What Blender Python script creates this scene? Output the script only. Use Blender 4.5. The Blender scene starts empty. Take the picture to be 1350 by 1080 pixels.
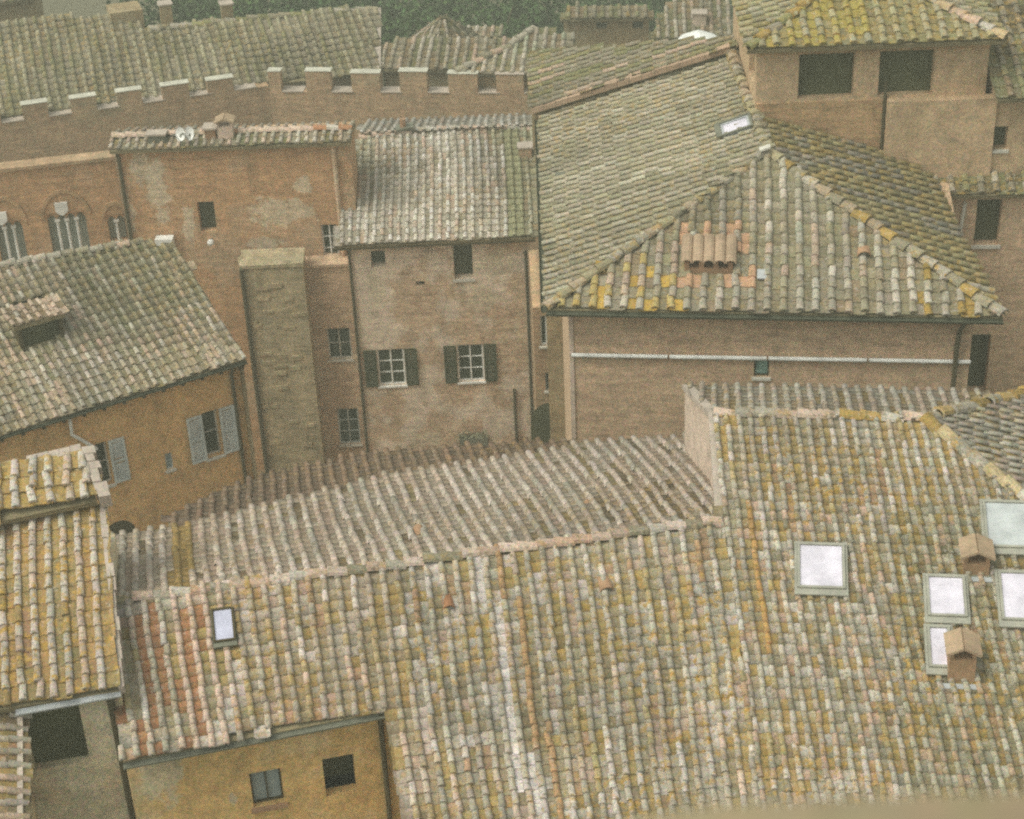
import bpy, math, random
import numpy as np
from mathutils import Matrix, Vector

# ------------------------------------------------------------------ camera, light, exposure
SC = bpy.context.scene
COL = SC.collection
F = 2500.0; CAMZ = 42.0
_d = np.array([185.0, -4060.0, -F]); _d /= np.linalg.norm(_d)
_up = -_d; _fh = np.array([0, 0, -1.0]); _fh = _fh - _up * (_fh @ _up); _fh /= np.linalg.norm(_fh)
R = np.array([np.cross(_fh, _up), _fh, _up])
CP = np.array([0, 0, CAMZ])
cam = bpy.data.cameras.new('camera'); cam_o = bpy.data.objects.new('camera', cam); COL.objects.link(cam_o)
M = Matrix([[*R[0], 0], [*R[1], 0], [*R[2], CAMZ], [0, 0, 0, 1]])
cam_o.matrix_world = M
cam.sensor_fit = 'HORIZONTAL'; cam.sensor_width = 36; cam.lens = 36 * F / 1350
cam.clip_start = 0.1; cam.clip_end = 2000
cam.dof.use_dof = True; cam.dof.focus_distance = 42; cam.dof.aperture_fstop = 3.3
SC.camera = cam_o
W = bpy.data.worlds.new('World'); SC.world = W; W.use_nodes = True
nt = W.node_tree; bg = nt.nodes['Background']
sky = nt.nodes.new('ShaderNodeTexSky'); sky.sky_type = 'NISHITA'; sky.sun_disc = False
SUN_EL, SUN_AZ = math.radians(58), math.radians(246)      # azimuth clockwise from +Y
sky.sun_elevation = SUN_EL; sky.sun_rotation = SUN_AZ
sky.dust_density = 4.0; sky.air_density = 1.0
hs = nt.nodes.new('ShaderNodeHueSaturation'); hs.inputs['Saturation'].default_value = 0.22
tn = nt.nodes.new('ShaderNodeMix'); tn.data_type = 'RGBA'; tn.blend_type = 'MULTIPLY'; tn.inputs[0].default_value = 1.0
tn.inputs[7].default_value = (0.95, 0.98, 0.87, 1)          # the photograph's warm overcast
nt.links.new(sky.outputs[0], hs.inputs['Color']); nt.links.new(hs.outputs[0], tn.inputs[6]); nt.links.new(tn.outputs[2], bg.inputs['Color'])
bg.inputs['Strength'].default_value = 0.15
sun = bpy.data.lights.new('sun', 'SUN'); sun.energy = 0.8; sun.angle = math.radians(25); sun.color = (1.0, 0.96, 0.82)
sun_o = bpy.data.objects.new('sun', sun); COL.objects.link(sun_o)
sd = Vector((math.sin(SUN_AZ) * math.cos(SUN_EL), math.cos(SUN_AZ) * math.cos(SUN_EL), math.sin(SUN_EL)))
sun_o.rotation_euler = sd.to_track_quat('Z', 'Y').to_euler()
SC.view_settings.view_transform = 'Standard'; SC.view_settings.look = 'None'
SC.view_settings.gamma = 1; SC.view_settings.use_curve_mapping = False
SC.view_settings.exposure = 0.38
SC.cycles.use_denoising = False
SC.cycles.max_bounces = 5; SC.cycles.diffuse_bounces = 3
SC.cycles.filter_width = 2.25
HAZE_DENSITY = 0.0027

# ------------------------------------------------------------------ surveying the place from the photograph
def ray(px, py):
    v = R @ np.array([px - 675.0, 540.0 - py, -F]); return v / np.linalg.norm(v)
def atz(px, py, z):
    v = ray(px, py); return CP + v * ((z - CAMZ) / v[2])
def aty(px, py, y):
    v = ray(px, py); return CP + v * (y / v[1])
def hit(px, py, p, n):
    v = ray(px, py); return CP + v * (((p - CP) @ n) / (v @ n))
def proj(P):
    q = (np.asarray(P) - CP) @ R
    return 675 + F * q[..., 0] / -q[..., 2], 540 - F * q[..., 1] / -q[..., 2]
def V3(*a): return np.array(a, float)

class Face:
    """a roof plane: e along the eave, u up the slope, n outwards"""
    def __init__(s, o, e, up_pt=None, deg=None, side=1):
        s.o = np.array(o, float); e = np.array(e, float); s.e = e / np.linalg.norm(e)
        if up_pt is not None:
            w = np.array(up_pt, float) - s.o; w -= s.e * (w @ s.e); s.u = w / np.linalg.norm(w)
        else:
            h = np.array([-s.e[1], s.e[0], 0]) * side; h /= np.linalg.norm(h)
            t = math.radians(deg); s.u = h * math.cos(t) + V3(0, 0, math.sin(t))
        s.n = np.cross(s.e, s.u)
        if s.n[2] < 0: s.n = -s.n
    def px(s, x, y): return hit(x, y, s.o, s.n)
    def st(s, P): d = np.asarray(P) - s.o; return np.stack([d @ s.e, d @ s.u], -1)
    def pt(s, a, b, h=0): return s.o + s.e * a + s.u * b + s.n * h
    def z(s, x, y): return s.o[2] - ((x - s.o[0]) * s.n[0] + (y - s.o[1]) * s.n[1]) / s.n[2]
    def at(s, x, y): return V3(x, y, s.z(x, y))

# ------------------------------------------------------------------ materials
def lin(r, g, b):
    return tuple(((c / 255) / 12.92 if c / 255 < 0.04045 else ((c / 255 + 0.055) / 1.055) ** 2.4) for c in (r, g, b))
def mat(name, rough=0.9):
    m = bpy.data.materials.new(name); m.use_nodes = True
    b = m.node_tree.nodes['Principled BSDF']; b.inputs['Roughness'].default_value = rough
    b.inputs['Specular IOR Level'].default_value = 0.25
    return m, m.node_tree, b
def nd(t, kind, **kw):
    n = t.nodes.new(kind)
    for k, v in kw.items():
        if k in n.inputs: n.inputs[k].default_value = v
        else: setattr(n, k, v)
    return n
def noise(t, vec, scale, detail=3, rough=0.6):
    n = nd(t, 'ShaderNodeTexNoise'); n.inputs['Scale'].default_value = scale
    n.inputs['Detail'].default_value = detail; n.inputs['Roughness'].default_value = rough
    t.links.new(vec, n.inputs['Vector']); return n
def ramp(t, src, a, b, ca=(0, 0, 0, 1), cb=(1, 1, 1, 1)):
    r = nd(t, 'ShaderNodeValToRGB'); r.color_ramp.elements[0].position = a; r.color_ramp.elements[1].position = b
    r.color_ramp.elements[0].color = ca; r.color_ramp.elements[1].color = cb
    t.links.new(src, r.inputs[0]); return r.outputs[0]
def mix(t, fac, a, b, mode='MIX'):
    m = nd(t, 'ShaderNodeMix', data_type='RGBA', blend_type=mode)
    for v, i in ((fac, 0), (a, 6), (b, 7)):
        if isinstance(v, (int, float)): m.inputs[i].default_value = v
        elif isinstance(v, tuple): m.inputs[i].default_value = (*v[:3], 1)
        else: t.links.new(v, m.inputs[i])
    return m.outputs[2]
def math_(t, op, a, b):
    m = nd(t, 'ShaderNodeMath', operation=op)
    for i, v in enumerate((a, b)):
        if isinstance(v, (int, float)): m.inputs[i].default_value = v
        else: t.links.new(v, m.inputs[i])
    return m.outputs[0]
def geo(t): return nd(t, 'ShaderNodeNewGeometry').outputs['Position']
def bump(t, b, src, strength, dist=0.02):
    k = nd(t, 'ShaderNodeBump'); k.inputs['Strength'].default_value = strength; k.inputs['Distance'].default_value = dist
    t.links.new(src, k.inputs['Height']); t.links.new(k.outputs[0], b.inputs['Normal'])
def speckle(t, pos, col, amt, scale=26):
    """coarse mineral grain with a little hue scatter"""
    n1 = noise(t, pos, scale, 2, 0.8)
    c = nd(t, 'ShaderNodeVectorMath', operation='MULTIPLY_ADD')
    t.links.new(mix(t, 0.45, n1.outputs['Fac'], n1.outputs['Color']), c.inputs[0])
    c.inputs[1].default_value = (amt * 2.0,) * 3
    c.inputs[2].default_value = (1 - amt,) * 3
    return mix(t, 1.0, col, c.outputs[0], 'MULTIPLY'), n1.outputs['Fac']

def tile_material():
    m, t, b = mat('weathered_terracotta')
    pos = geo(t)
    at = nd(t, 'ShaderNodeAttribute', attribute_name='tint', attribute_type='GEOMETRY')
    oi = nd(t, 'ShaderNodeObjectInfo')
    col = mix(t, 1.0, at.outputs['Color'], oi.outputs['Color'], 'MULTIPLY')
    lich = math_(t, 'MULTIPLY', at.outputs['Alpha'], oi.outputs['Alpha'])
    # ochre lichen, pale crustose lichen, dark moss specks: real growths with shapes of their own
    n1 = noise(t, pos, 5.5, 4, 0.7)
    f1 = math_(t, 'MULTIPLY', ramp(t, n1.outputs['Fac'], 0.50, 0.62), lich)
    col = mix(t, f1, col, lin(174, 140, 72))
    n2 = noise(t, pos, 9.0, 4, 0.75)
    col = mix(t, math_(t, 'MULTIPLY', ramp(t, n2.outputs['Fac'], 0.56, 0.68), 0.55), col, lin(196, 188, 178))
    n3 = noise(t, pos, 7.0, 4, 0.75)
    col = mix(t, math_(t, 'MULTIPLY', ramp(t, n3.outputs['Fac'], 0.54, 0.66), 0.65), col, lin(98, 88, 62))
    col, g = speckle(t, pos, col, 0.95, 25)
    t.links.new(col, b.inputs['Base Color'])
    bump(t, b, n2.outputs['Fac'], 0.5, 0.02)
    return m

def wall_material(name, c1, c2, patch=None, pamt=0.5, ps=0.45, brick=True, grain=0.5, stain=lin(104, 94, 66), samt=0.3, pth=0.52, spots=(), spotc=lin(206, 190, 164)):
    m, t, b = mat(name, 0.95)
    uv = nd(t, 'ShaderNodeUVMap').outputs[0]; pos = geo(t)
    if brick:
        br = nd(t, 'ShaderNodeTexBrick'); t.links.new(uv, br.inputs['Vector'])
        br.inputs['Scale'].default_value = 1.0; br.inputs['Brick Width'].default_value = 0.29; br.inputs['Row Height'].default_value = 0.075
        br.inputs['Mortar Size'].default_value = 0.011; br.inputs['Mortar Smooth'].default_value = 0.4
        br.inputs['Color1'].default_value = (*c1, 1); br.inputs['Color2'].default_value = (*c2, 1)
        br.inputs['Mortar'].default_value = (*[0.5 * (x + y) + 0.05 for x, y in zip(c1, c2)], 1)
        col = br.outputs['Color']
        nn = noise(t, pos, 1.3, 3, 0.6)
        col = mix(t, 0.45, col, ramp(t, nn.outputs['Fac'], 0.35, 0.65, (*c1, 1), (*c2, 1)))
    else:
        nn = noise(t, pos, 1.1, 5, 0.65)
        col = ramp(t, nn.outputs['Fac'], 0.33, 0.67, (*c1, 1), (*c2, 1))
    if patch:
        n2 = noise(t, pos, ps, 6, 0.62)
        col = mix(t, math_(t, 'MULTIPLY', ramp(t, n2.outputs['Fac'], pth, pth + 0.08), pamt), col, patch)
    for (cx, rx, rz) in spots:        # places where old plaster still clings, torn edges
        sv = nd(t, 'ShaderNodeVectorMath', operation='SUBTRACT'); t.links.new(pos, sv.inputs[0]); sv.inputs[1].default_value = tuple(cx)
        mv = nd(t, 'ShaderNodeVectorMath', operation='MULTIPLY'); t.links.new(sv.outputs[0], mv.inputs[0]); mv.inputs[1].default_value = (1 / rx, 1 / rx, 1 / rz)
        ln = nd(t, 'ShaderNodeVectorMath', operation='LENGTH'); t.links.new(mv.outputs[0], ln.inputs[0])
        ns = noise(t, pos, 1.9, 6, 0.65)
        k = math_(t, 'SUBTRACT', math_(t, 'MULTIPLY_ADD', ns.outputs['Fac'], 2.6), ln.outputs['Value'])
        k.node.inputs[0].links[0].from_node.inputs[2].default_value = -0.45
        col = mix(t, math_(t, 'MULTIPLY', ramp(t, k, 0.0, 0.22), 0.75), col, spotc)
    # run-off streaks: noise stretched down the wall
    mp = nd(t, 'ShaderNodeMapping'); mp.inputs['Scale'].default_value = (1.6, 0.16, 1)
    t.links.new(uv, mp.inputs['Vector'])
    n3 = noise(t, mp.outputs[0], 1.2, 5, 0.7)
    col = mix(t, math_(t, 'MULTIPLY', ramp(t, n3.outputs['Fac'], 0.5, 0.72), samt), col, stain)
    # brick by brick unevenness: blotches and faint level courses
    n5 = noise(t, pos, 3.6, 6, 0.7)
    col = mix(t, 1.0, col, ramp(t, n5.outputs['Fac'], 0.32, 0.68, (0.80, 0.80, 0.79, 1), (1.28, 1.27, 1.25, 1)), 'MULTIPLY')
    mp2 = nd(t, 'ShaderNodeMapping'); mp2.inputs['Scale'].default_value = (0.9, 7.0, 1); t.links.new(uv, mp2.inputs['Vector'])
    n6 = noise(t, mp2.outputs[0], 1.0, 4, 0.7)
    if brick: col = mix(t, 1.0, col, ramp(t, n6.outputs['Fac'], 0.34, 0.66, (0.80, 0.80, 0.80, 1), (1.18, 1.18, 1.17, 1)), 'MULTIPLY')
    hsv = nd(t, 'ShaderNodeHueSaturation'); hsv.inputs['Saturation'].default_value = 0.92; t.links.new(col, hsv.inputs['Color']); col = hsv.outputs[0]
    col, g = speckle(t, pos, col, grain * 1.9, 16)
    t.links.new(col, b.inputs['Base Color'])
    bump(t, b, g, 0.35, 0.02)
    return m

def plain(name, c, rough=0.7, grain=0.25, scale=20, metal=0.0):
    m, t, b = mat(name, rough); pos = geo(t)
    n0 = noise(t, pos, 2.3, 4, 0.6)
    col = ramp(t, n0.outputs['Fac'], 0.3, 0.7, (*[x * 0.78 for x in c], 1), (*[min(1, x * 1.18) for x in c], 1))
    col, g = speckle(t, pos, col, grain, scale)
    t.links.new(col, b.inputs['Base Color']); b.inputs['Metallic'].default_value = metal
    return m
def glass(name, c, rough=0.08):
    m, t, b = mat(name, rough); pos = geo(t)
    n0 = noise(t, pos, 1.7, 3, 0.5)
    t.links.new(ramp(t, n0.outputs['Fac'], 0.3, 0.7, (*[x * 0.7 for x in c], 1), (*[x * 1.25 for x in c], 1)), b.inputs['Base Color'])
    b.inputs['Specular IOR Level'].default_value = 0.5
    return m
def leaf_material(name, c):
    m, t, b = mat(name, 0.8)
    at = nd(t, 'ShaderNodeAttribute', attribute_name='tint', attribute_type='GEOMETRY')
    t.links.new(mix(t, 1.0, at.outputs['Color'], c, 'MULTIPLY'), b.inputs['Base Color'])
    return m

MT = tile_material()
M_DECK = plain('roof_bedding', lin(140, 128, 100), 0.95, 0.5)
M_MORTAR = plain('lime_mortar', lin(182, 168, 156), 0.95, 0.5)
M_GREY = plain('weathered_zinc', lin(118, 118, 104), 0.55, 0.3)
M_DKGREY = plain('dark_gutter_metal', lin(80, 82, 66), 0.6, 0.4)
M_LEAD = plain('pale_lead_flashing', lin(176, 178, 180), 0.5, 0.3)
M_WHITE = plain('white_paint', lin(234, 233, 230), 0.6, 0.15)
M_STONE = plain('white_stone', lin(205, 200, 190), 0.8, 0.25)
M_PIPE = plain('brown_downpipe', lin(84, 76, 54), 0.6, 0.3)
M_WOOD = plain('dark_wood', lin(80, 70, 46), 0.8, 0.3)
M_GSHUT = plain('dark_green_paint', lin(66, 70, 44), 0.6, 0.3)
M_GREYSHUT = plain('grey_shutter_paint', lin(198, 203, 202), 0.65, 0.2)
M_GLASS = glass('dark_window_glass', lin(62, 66, 48))
M_BLIND = plain('pale_window_blind', lin(150, 160, 160), 0.6, 0.2)
M_TEAL = glass('teal_window_glass', lin(140, 178, 170), 0.3)
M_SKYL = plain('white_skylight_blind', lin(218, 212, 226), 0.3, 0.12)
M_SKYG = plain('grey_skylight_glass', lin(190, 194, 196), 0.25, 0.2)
M_BRICKT = plain('orange_brick_trim', lin(164, 130, 102), 0.9, 0.4)
M_SKF = plain('pale_grey_skylight_frame', lin(160, 158, 146), 0.6, 0.3)
M_CAP = plain('dull_cap_tile', lin(172, 148, 122), 0.9, 0.5)
M_VOID = plain('unlit_interior', lin(84, 84, 58), 0.95, 0.3)  # shade of the rooms put into a dark base colour

# ------------------------------------------------------------------ mesh helpers
class MB:
    """collects polygons (world metres) and links them as ONE mesh object"""
    def __init__(s): s.v = []; s.f = []; s.uv = []
    def poly(s, pts, uv=None):
        i = len(s.v); s.v += [tuple(map(float, p)) for p in pts]; s.f.append(tuple(range(i, i + len(pts))))
        s.uv += list(uv) if uv is not None else [(p[0], p[2]) for p in pts]
    def box(s, o, a, b, c):
        """o corner, three edge vectors"""
        o, a, b, c = (np.asarray(x, float) for x in (o, a, b, c))
        if np.cross(a, b) @ c < 0: a, b = b, a
        P = [o, o + a, o + a + b, o + b, o + c, o + a + c, o + a + b + c, o + b + c]
        for q in ((3, 2, 1, 0), (4, 5, 6, 7), (0, 1, 5, 4), (1, 2, 6, 5), (2, 3, 7, 6), (3, 0, 4, 7)):
            s.poly([P[k] for k in q])
    def tube(s, pts, r, seg=8, r1=None):
        pts = [np.asarray(p, float) for p in pts]; rings = []
        for k, p in enumerate(pts):
            d = pts[min(k + 1, len(pts) - 1)] - pts[max(k - 1, 0)]; d /= np.linalg.norm(d)
            a = np.cross(d, V3(0, 0, 1) if abs(d[2]) < 0.9 else V3(1, 0, 0)); a /= np.linalg.norm(a); b = np.cross(d, a)
            rr = r if r1 is None else r + (r1 - r) * k / (len(pts) - 1)
            rings.append([p + rr * (a * math.cos(t) + b * math.sin(t)) for t in np.arange(seg) * 2 * math.pi / seg])
        for A, B in zip(rings, rings[1:]):
            for i in range(seg):
                j = (i + 1) % seg; s.poly([A[i], B[i], B[j], A[j]])
        s.poly(rings[0]); s.poly(rings[-1][::-1])
    def prism(s, base, top):
        n = len(base)
        s.poly(top); s.poly(base[::-1])
        for i in range(n):
            j = (i + 1) % n; s.poly([base[i], base[j], top[j], top[i]])
    def build(s, name, material, parent=None, smooth=False):
        if parent is None:
            off = np.mean(np.array(s.v), 0); off[2] = min(p[2] for p in s.v)
        else: off = wloc(parent)
        me = bpy.data.meshes.new(name)
        me.from_pydata([tuple(np.array(p) - off) for p in s.v], [], s.f)
        l = me.uv_layers.new(name='UVMap'); l.data.foreach_set('uv', np.array(s.uv, np.float32).ravel())
        me.materials.append(material)
        o = bpy.data.objects.new(name, me); COL.objects.link(o)
        if parent is not None: o.parent = parent
        else: o.location = off
        WL[o.name] = off
        return o
WL = {}
def wloc(o): return WL[o.name]
def thing(name, label, cat, loc, group=None):
    o = bpy.data.objects.new(name, None); COL.objects.link(o); o.location = tuple(loc); o.empty_display_size = 0.3
    WL[o.name] = np.array(loc, float)
    return tag(o, label, cat, group)
def tag(o, label=None, cat=None, group=None, kind=None):
    if label: o['label'] = label
    if cat: o['category'] = cat
    if group: o['group'] = group
    if kind: o['kind'] = kind
    return o

# ------------------------------------------------------------------ roof tiles
rng = np.random.default_rng(7); random.seed(7)
def tile_template(kind, p, r):
    """local x across, y up the slope, z outwards; returns verts, quads"""
    if kind == 'cover':
        L = r * 1.22; w0, w1 = p * 0.26, p * 0.215; hh = 0.82; S = 5
        a = np.linspace(0, math.pi, S + 1)
        lo = np.stack([w0 * np.cos(a), 0 * a, w0 * hh * np.sin(a) + 0.044 + 0.012], 1)
        up = np.stack([w1 * np.cos(a), 0 * a + L, w1 * hh * np.sin(a) + 0.012], 1)
        li = np.stack([(w0 - 0.02) * np.cos(a), 0 * a, (w0 - 0.02) * hh * np.sin(a) + 0.012], 1)
        v = np.concatenate([lo, up, li]); n = S + 1
        q = [(i, i + 1, n + i + 1, n + i)[::-1] for i in range(S)] + [(2 * n + i, 2 * n + i + 1, i + 1, i)[::-1] for i in range(S)]
    else:
        L = r * 1.2; xs = np.array([-0.60, -0.36, 0.36, 0.60]) * p; zs = np.array([0.035, 0.0, 0.0, 0.035])
        lo = np.stack([xs, 0 * xs, zs + 0.024], 1); up = np.stack([xs * 0.94, 0 * xs + L, zs], 1)
        bt = np.stack([xs, 0 * xs, zs - 0.006], 1)
        v = np.concatenate([lo, up, bt]); n = 4
        q = [(i, i + 1, n + i + 1, n + i) for i in range(3)] + [(2 * n + i, 2 * n + i + 1, i + 1, i) for i in range(3)]
    return v, np.array(q)
TEMPL = {}; TMESH = {}
def templ(key):
    if key not in TEMPL: TEMPL[key] = tile_template(*key)
    return TEMPL[key]
def tmesh(key):
    if key not in TMESH:
        v, q = templ(key); me = bpy.data.meshes.new(key[0] + '_tile')
        me.from_pydata([tuple(x) for x in v], [], [tuple(map(int, x)) for x in q]); me.materials.append(MT)
        a = me.color_attributes.new('tint', 'FLOAT_COLOR', 'POINT'); a.data.foreach_set('color', np.ones(len(v) * 4, np.float32))
        TMESH[key] = me
    return TMESH[key]
def inside(P, poly):
    x, y = P[:, 0], P[:, 1]; c = np.zeros(len(P), bool); n = len(poly)
    for i in range(n):
        x0, y0 = poly[i]; x1, y1 = poly[(i + 1) % n]
        if y0 == y1: continue
        c ^= ((y0 > y) != (y1 > y)) & (x < (x1 - x0) * (y - y0) / (y1 - y0) + x0)
    return c
def vnoise(x, y, seed):
    def h(i, j): 
        k = np.sin(i * 127.1 + j * 311.7 + seed * 74.7) * 43758.5453; return k - np.floor(k)
    i, j = np.floor(x), np.floor(y); f, g = x - i, y - j; f = f * f * (3 - 2 * f); g = g * g * (3 - 2 * g)
    return (h(i, j) * (1 - f) + h(i + 1, j) * f) * (1 - g) + (h(i, j + 1) * (1 - f) + h(i + 1, j + 1) * f) * g
TILES = {}
def roof_face(house, roof_mb, face, poly3, p=0.24, r=0.30, cover=None, pan=None, lich=0.5, seed=1, sag=0.05, run=0.5, holes=(), regions=(), jit=1.0, deck=True, fan=None):
    """deck polygon into roof_mb and the tile positions of this slope into TILES[house]"""
    poly3 = [np.asarray(q) for q in poly3]
    if deck:
        top = [q - face.n * 0.012 for q in poly3]; bot = [q - face.n * 0.13 for q in poly3]
        if np.cross(top[1] - top[0], top[2] - top[1]) @ face.n < 0: top, bot = top[::-1], bot[::-1]
        roof_mb.prism(bot, top)
    st = face.st(np.array(poly3)); rg = np.random.default_rng(seed)
    s0, s1, t0, t1 = st[:, 0].min(), st[:, 0].max(), st[:, 1].min(), st[:, 1].max()
    ex = 0 if fan is None else 6; cols = np.arange(math.floor(s0 / p) - ex, math.ceil(s1 / p) + 1 + ex); rows = np.arange(-1, math.ceil((t1 - t0) / r) + 1)
    for kind, off, pal in (('cover', 0.0, cover), ('pan', 0.5, pan)):
        C = np.array([c for c, w in pal]); Wt = np.array([w for c, w in pal], float); Wt /= Wt.sum()
        for c in cols:
            drift = 0.0
            t = t0 + rows * r + rg.uniform(-0.12, 0.12) * r + rg.normal(0, 0.012, len(rows))
            s = np.full(len(rows), (c + off) * p) + rg.normal(0, 0.007 * jit, len(rows)) + drift * np.arange(len(rows)) * 0.2 + 0.02 * jit * np.sin(t * 0.9 + (c + off) * 0.13 + seed)
            kf = fan((c + off) * p) if fan else 0.0
            s = s + kf * (t - (t0 + t1) / 2)
            st_ = np.stack([s, t + r * 0.5], 1); ok = inside(st_, st)
            if not ok.any(): continue
            # near the eave let the first tile reach over it
            for hp in holes: ok &= ~inside(st_, hp)
            if not ok.any(): continue
            ci = rg.choice(len(C), p=Wt)
            S, T = s[ok], t[ok]
            hgt = vnoise(S * 0.45, T * 0.45, seed) * 2 * sag
            for a, b, h in zip(S, T, hgt):
                if rg.random() > run: ci = rg.choice(len(C), p=Wt)
                col = np.array(C[ci]) * (1 + rg.normal(0, 0.10)) * (1 + rg.normal(0, 0.022, 3))
                col = col * (0.80 + 0.40 * float(vnoise(np.array(a * 0.8), np.array(b * 0.3), seed + 9)))
                li = lich * (0.2 + 1.7 * vnoise(np.array(a * 0.5), np.array(b * 0.5), seed + 3))
                P = face.pt(a, b, h)
                col = (col * 0.72 + 0.28 * (col @ V3(0.3, 0.6, 0.1)) * V3(1.13, 0.97, 0.76)) * 0.90
                for fn in regions:
                    res = fn(P, col, li, kind, rg)
                    if res is not None: col, li = res
                TILES.setdefault(house.name, []).append(((kind, p, r), P, face, rg.normal(0, 0.035 * jit) - kf, rg.normal(0, 0.012 * jit), rg.normal(0, 0.03 * jit), np.clip(col, 0.01, 0.95), float(np.clip(li, 0, 1))))
def ridge_tiles(house, roof, pts, rad=0.15, L=0.42, pal=None, seed=5, lich=0.5, lift=0.03):
    """half-round cap tiles laid one by one along a ridge or hip"""
    rg = np.random.default_rng(seed); key = ('cover', rad / 0.26, L / 1.22 * 1.05)
    me = tmesh(key); base = wloc(roof)
    for a, b in zip(pts, pts[1:]):
        a, b = np.asarray(a, float), np.asarray(b, float); d = b - a; n = max(1, int(round(np.linalg.norm(d) / L))); y = d / np.linalg.norm(d)
        x = np.cross(y, V3(0, 0, 1)); x /= np.linalg.norm(x); z = np.cross(x, y)
        for i in range(n):
            P = a + d * i / n + V3(*rg.normal(0, 0.012, 3)) + z * lift
            tilt = rg.normal(0, 0.06)
            x2 = x * math.cos(tilt) + y * math.sin(tilt); y2 = np.cross(z, x2)
            o = bpy.data.objects.new('ridge_tile', me); COL.objects.link(o); o.parent = roof
            Q = P - base
            o.matrix_local = Matrix([[x2[0], y2[0], z[0], Q[0]], [x2[1], y2[1], z[1], Q[1]], [x2[2], y2[2], z[2], Q[2]], [0, 0, 0, 1]])
            c = np.array(pal[rg.integers(len(pal))]) * (1 + rg.normal(0, 0.12)); o.color = (*np.clip(c, 0.01, 0.95), lich * rg.uniform(0.3, 1.2))
def finish_tiles(house, roof, singles=300):
    """the tiles that show largest become objects of their own, the rest one part"""
    T = TILES.pop(house.name, []); base = wloc(roof)
    if not T: return
    P = np.array([t[1] for t in T]); x, y = proj(P); inf = (x > 0) & (x < 1350) & (y > 0) & (y < 1065)
    dist = np.linalg.norm(P - CP, axis=1); kindpen = np.array([0 if t[0][0] == 'cover' else 0.0 for t in T])
    order = np.argsort(np.where(inf, dist + kindpen, 1e6)); n1 = min(singles, int(inf.sum()))
    mine = set(order[:n1].tolist())
    vs, fs, cs = [], [], []; nv = 0
    for i, (key, Q, fc, yaw, roll, pitch, col, li) in enumerate(T):
        x2 = fc.e * math.cos(yaw) + fc.u * math.sin(yaw); z2 = fc.n + x2 * roll * 3 + fc.u * roll; z2 /= np.linalg.norm(z2)
        y2 = np.cross(z2, x2)
        if y2 @ fc.u < 0: x2 = -x2; y2 = np.cross(z2, x2)
        x2 = np.cross(y2, z2)
        if i in mine:
            o = bpy.data.objects.new('tile', tmesh(key)); COL.objects.link(o); o.parent = roof
            D = Q - base
            o.matrix_local = Matrix([[x2[0], y2[0], z2[0], D[0]], [x2[1], y2[1], z2[1], D[1]], [x2[2], y2[2], z2[2], D[2]], [0, 0, 0, 1]])
            o.color = (*col, li)
        else:
            v, q = templ(key); B = np.stack([x2, y2, z2])
            vs.append(v @ B + (Q - base)); fs.append(q + nv); cs.append(np.tile([*col, li], (len(v), 1))); nv += len(v)
    if vs:
        vs = np.concatenate(vs); fs = np.concatenate(fs); cs = np.concatenate(cs)
        me = bpy.data.meshes.new('tile_covering'); me.vertices.add(len(vs)); me.vertices.foreach_set('co', vs.astype(np.float32).ravel())
        me.loops.add(len(fs) * 4); me.loops.foreach_set('vertex_index', fs.astype(np.int32).ravel())
        me.polygons.add(len(fs)); me.polygons.foreach_set('loop_start', np.arange(0, len(fs) * 4, 4, dtype=np.int32))
        me.update(calc_edges=True); me.materials.append(MT)
        a = me.color_attributes.new('tint', 'FLOAT_COLOR', 'POINT'); a.data.foreach_set('color', cs.astype(np.float32).ravel())
        o = bpy.data.objects.new('tile_covering', me); COL.objects.link(o); o.parent = roof; o['kind'] = 'stuff'

# ------------------------------------------------------------------ walls and windows
class Facade:
    def __init__(s, a, b):
        s.a = V3(a[0], a[1], 0); d = V3(b[0], b[1], 0) - s.a; s.L = np.linalg.norm(d); s.e = d / s.L; s.n = V3(s.e[1], -s.e[0], 0)
    def pt(s, u, v, d=0): return s.a + s.e * u + V3(0, 0, v) + s.n * d
    def uv(s, x, y, d=0): P = hit(x, y, s.a + s.n * d, s.n); return (P - s.a) @ s.e, P[2]
    def rect(s, x0, y0, x1, y1, d=0):
        xm, ym = (x0 + x1) / 2, (y0 + y1) / 2
        return s.uv(x0, ym, d)[0], s.uv(x1, ym, d)[0], s.uv(xm, y1, d)[1], s.uv(xm, y0, d)[1]
def facade_into(mb, f, z0, z1, rects, depth=0.22):
    us = sorted({0.0, f.L, *[r[0] for r in rects], *[r[1] for r in rects]}); vs = sorted({z0, z1, *[r[2] for r in rects], *[r[3] for r in rects]})
    us = [u for u in us if -1e-6 <= u <= f.L + 1e-6]; vs = [v for v in vs if z0 - 1e-6 <= v <= z1 + 1e-6]
    for u0, u1 in zip(us, us[1:]):
        for v0, v1 in zip(vs, vs[1:]):
            um, vm = (u0 + u1) / 2, (v0 + v1) / 2
            if any(r[0] < um < r[1] and r[2] < vm < r[3] for r in rects): continue
            mb.poly([f.pt(u0, v0), f.pt(u1, v0), f.pt(u1, v1), f.pt(u0, v1)], [(u0, v0), (u1, v0), (u1, v1), (u0, v1)])
    for r in rects:
        u0, u1, v0, v1 = r[:4]; dp = r[4] if len(r) > 4 else depth
        for (a, b), (c, d) in (((u0, v0), (u1, v0)), ((u1, v0), (u1, v1)), ((u1, v1), (u0, v1)), ((u0, v1), (u0, v0))):
            mb.poly([f.pt(a, b), f.pt(a, b, -dp), f.pt(c, d, -dp), f.pt(c, d)], [(a, b), (a + dp, b), (c + dp, d), (c, d)])
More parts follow.
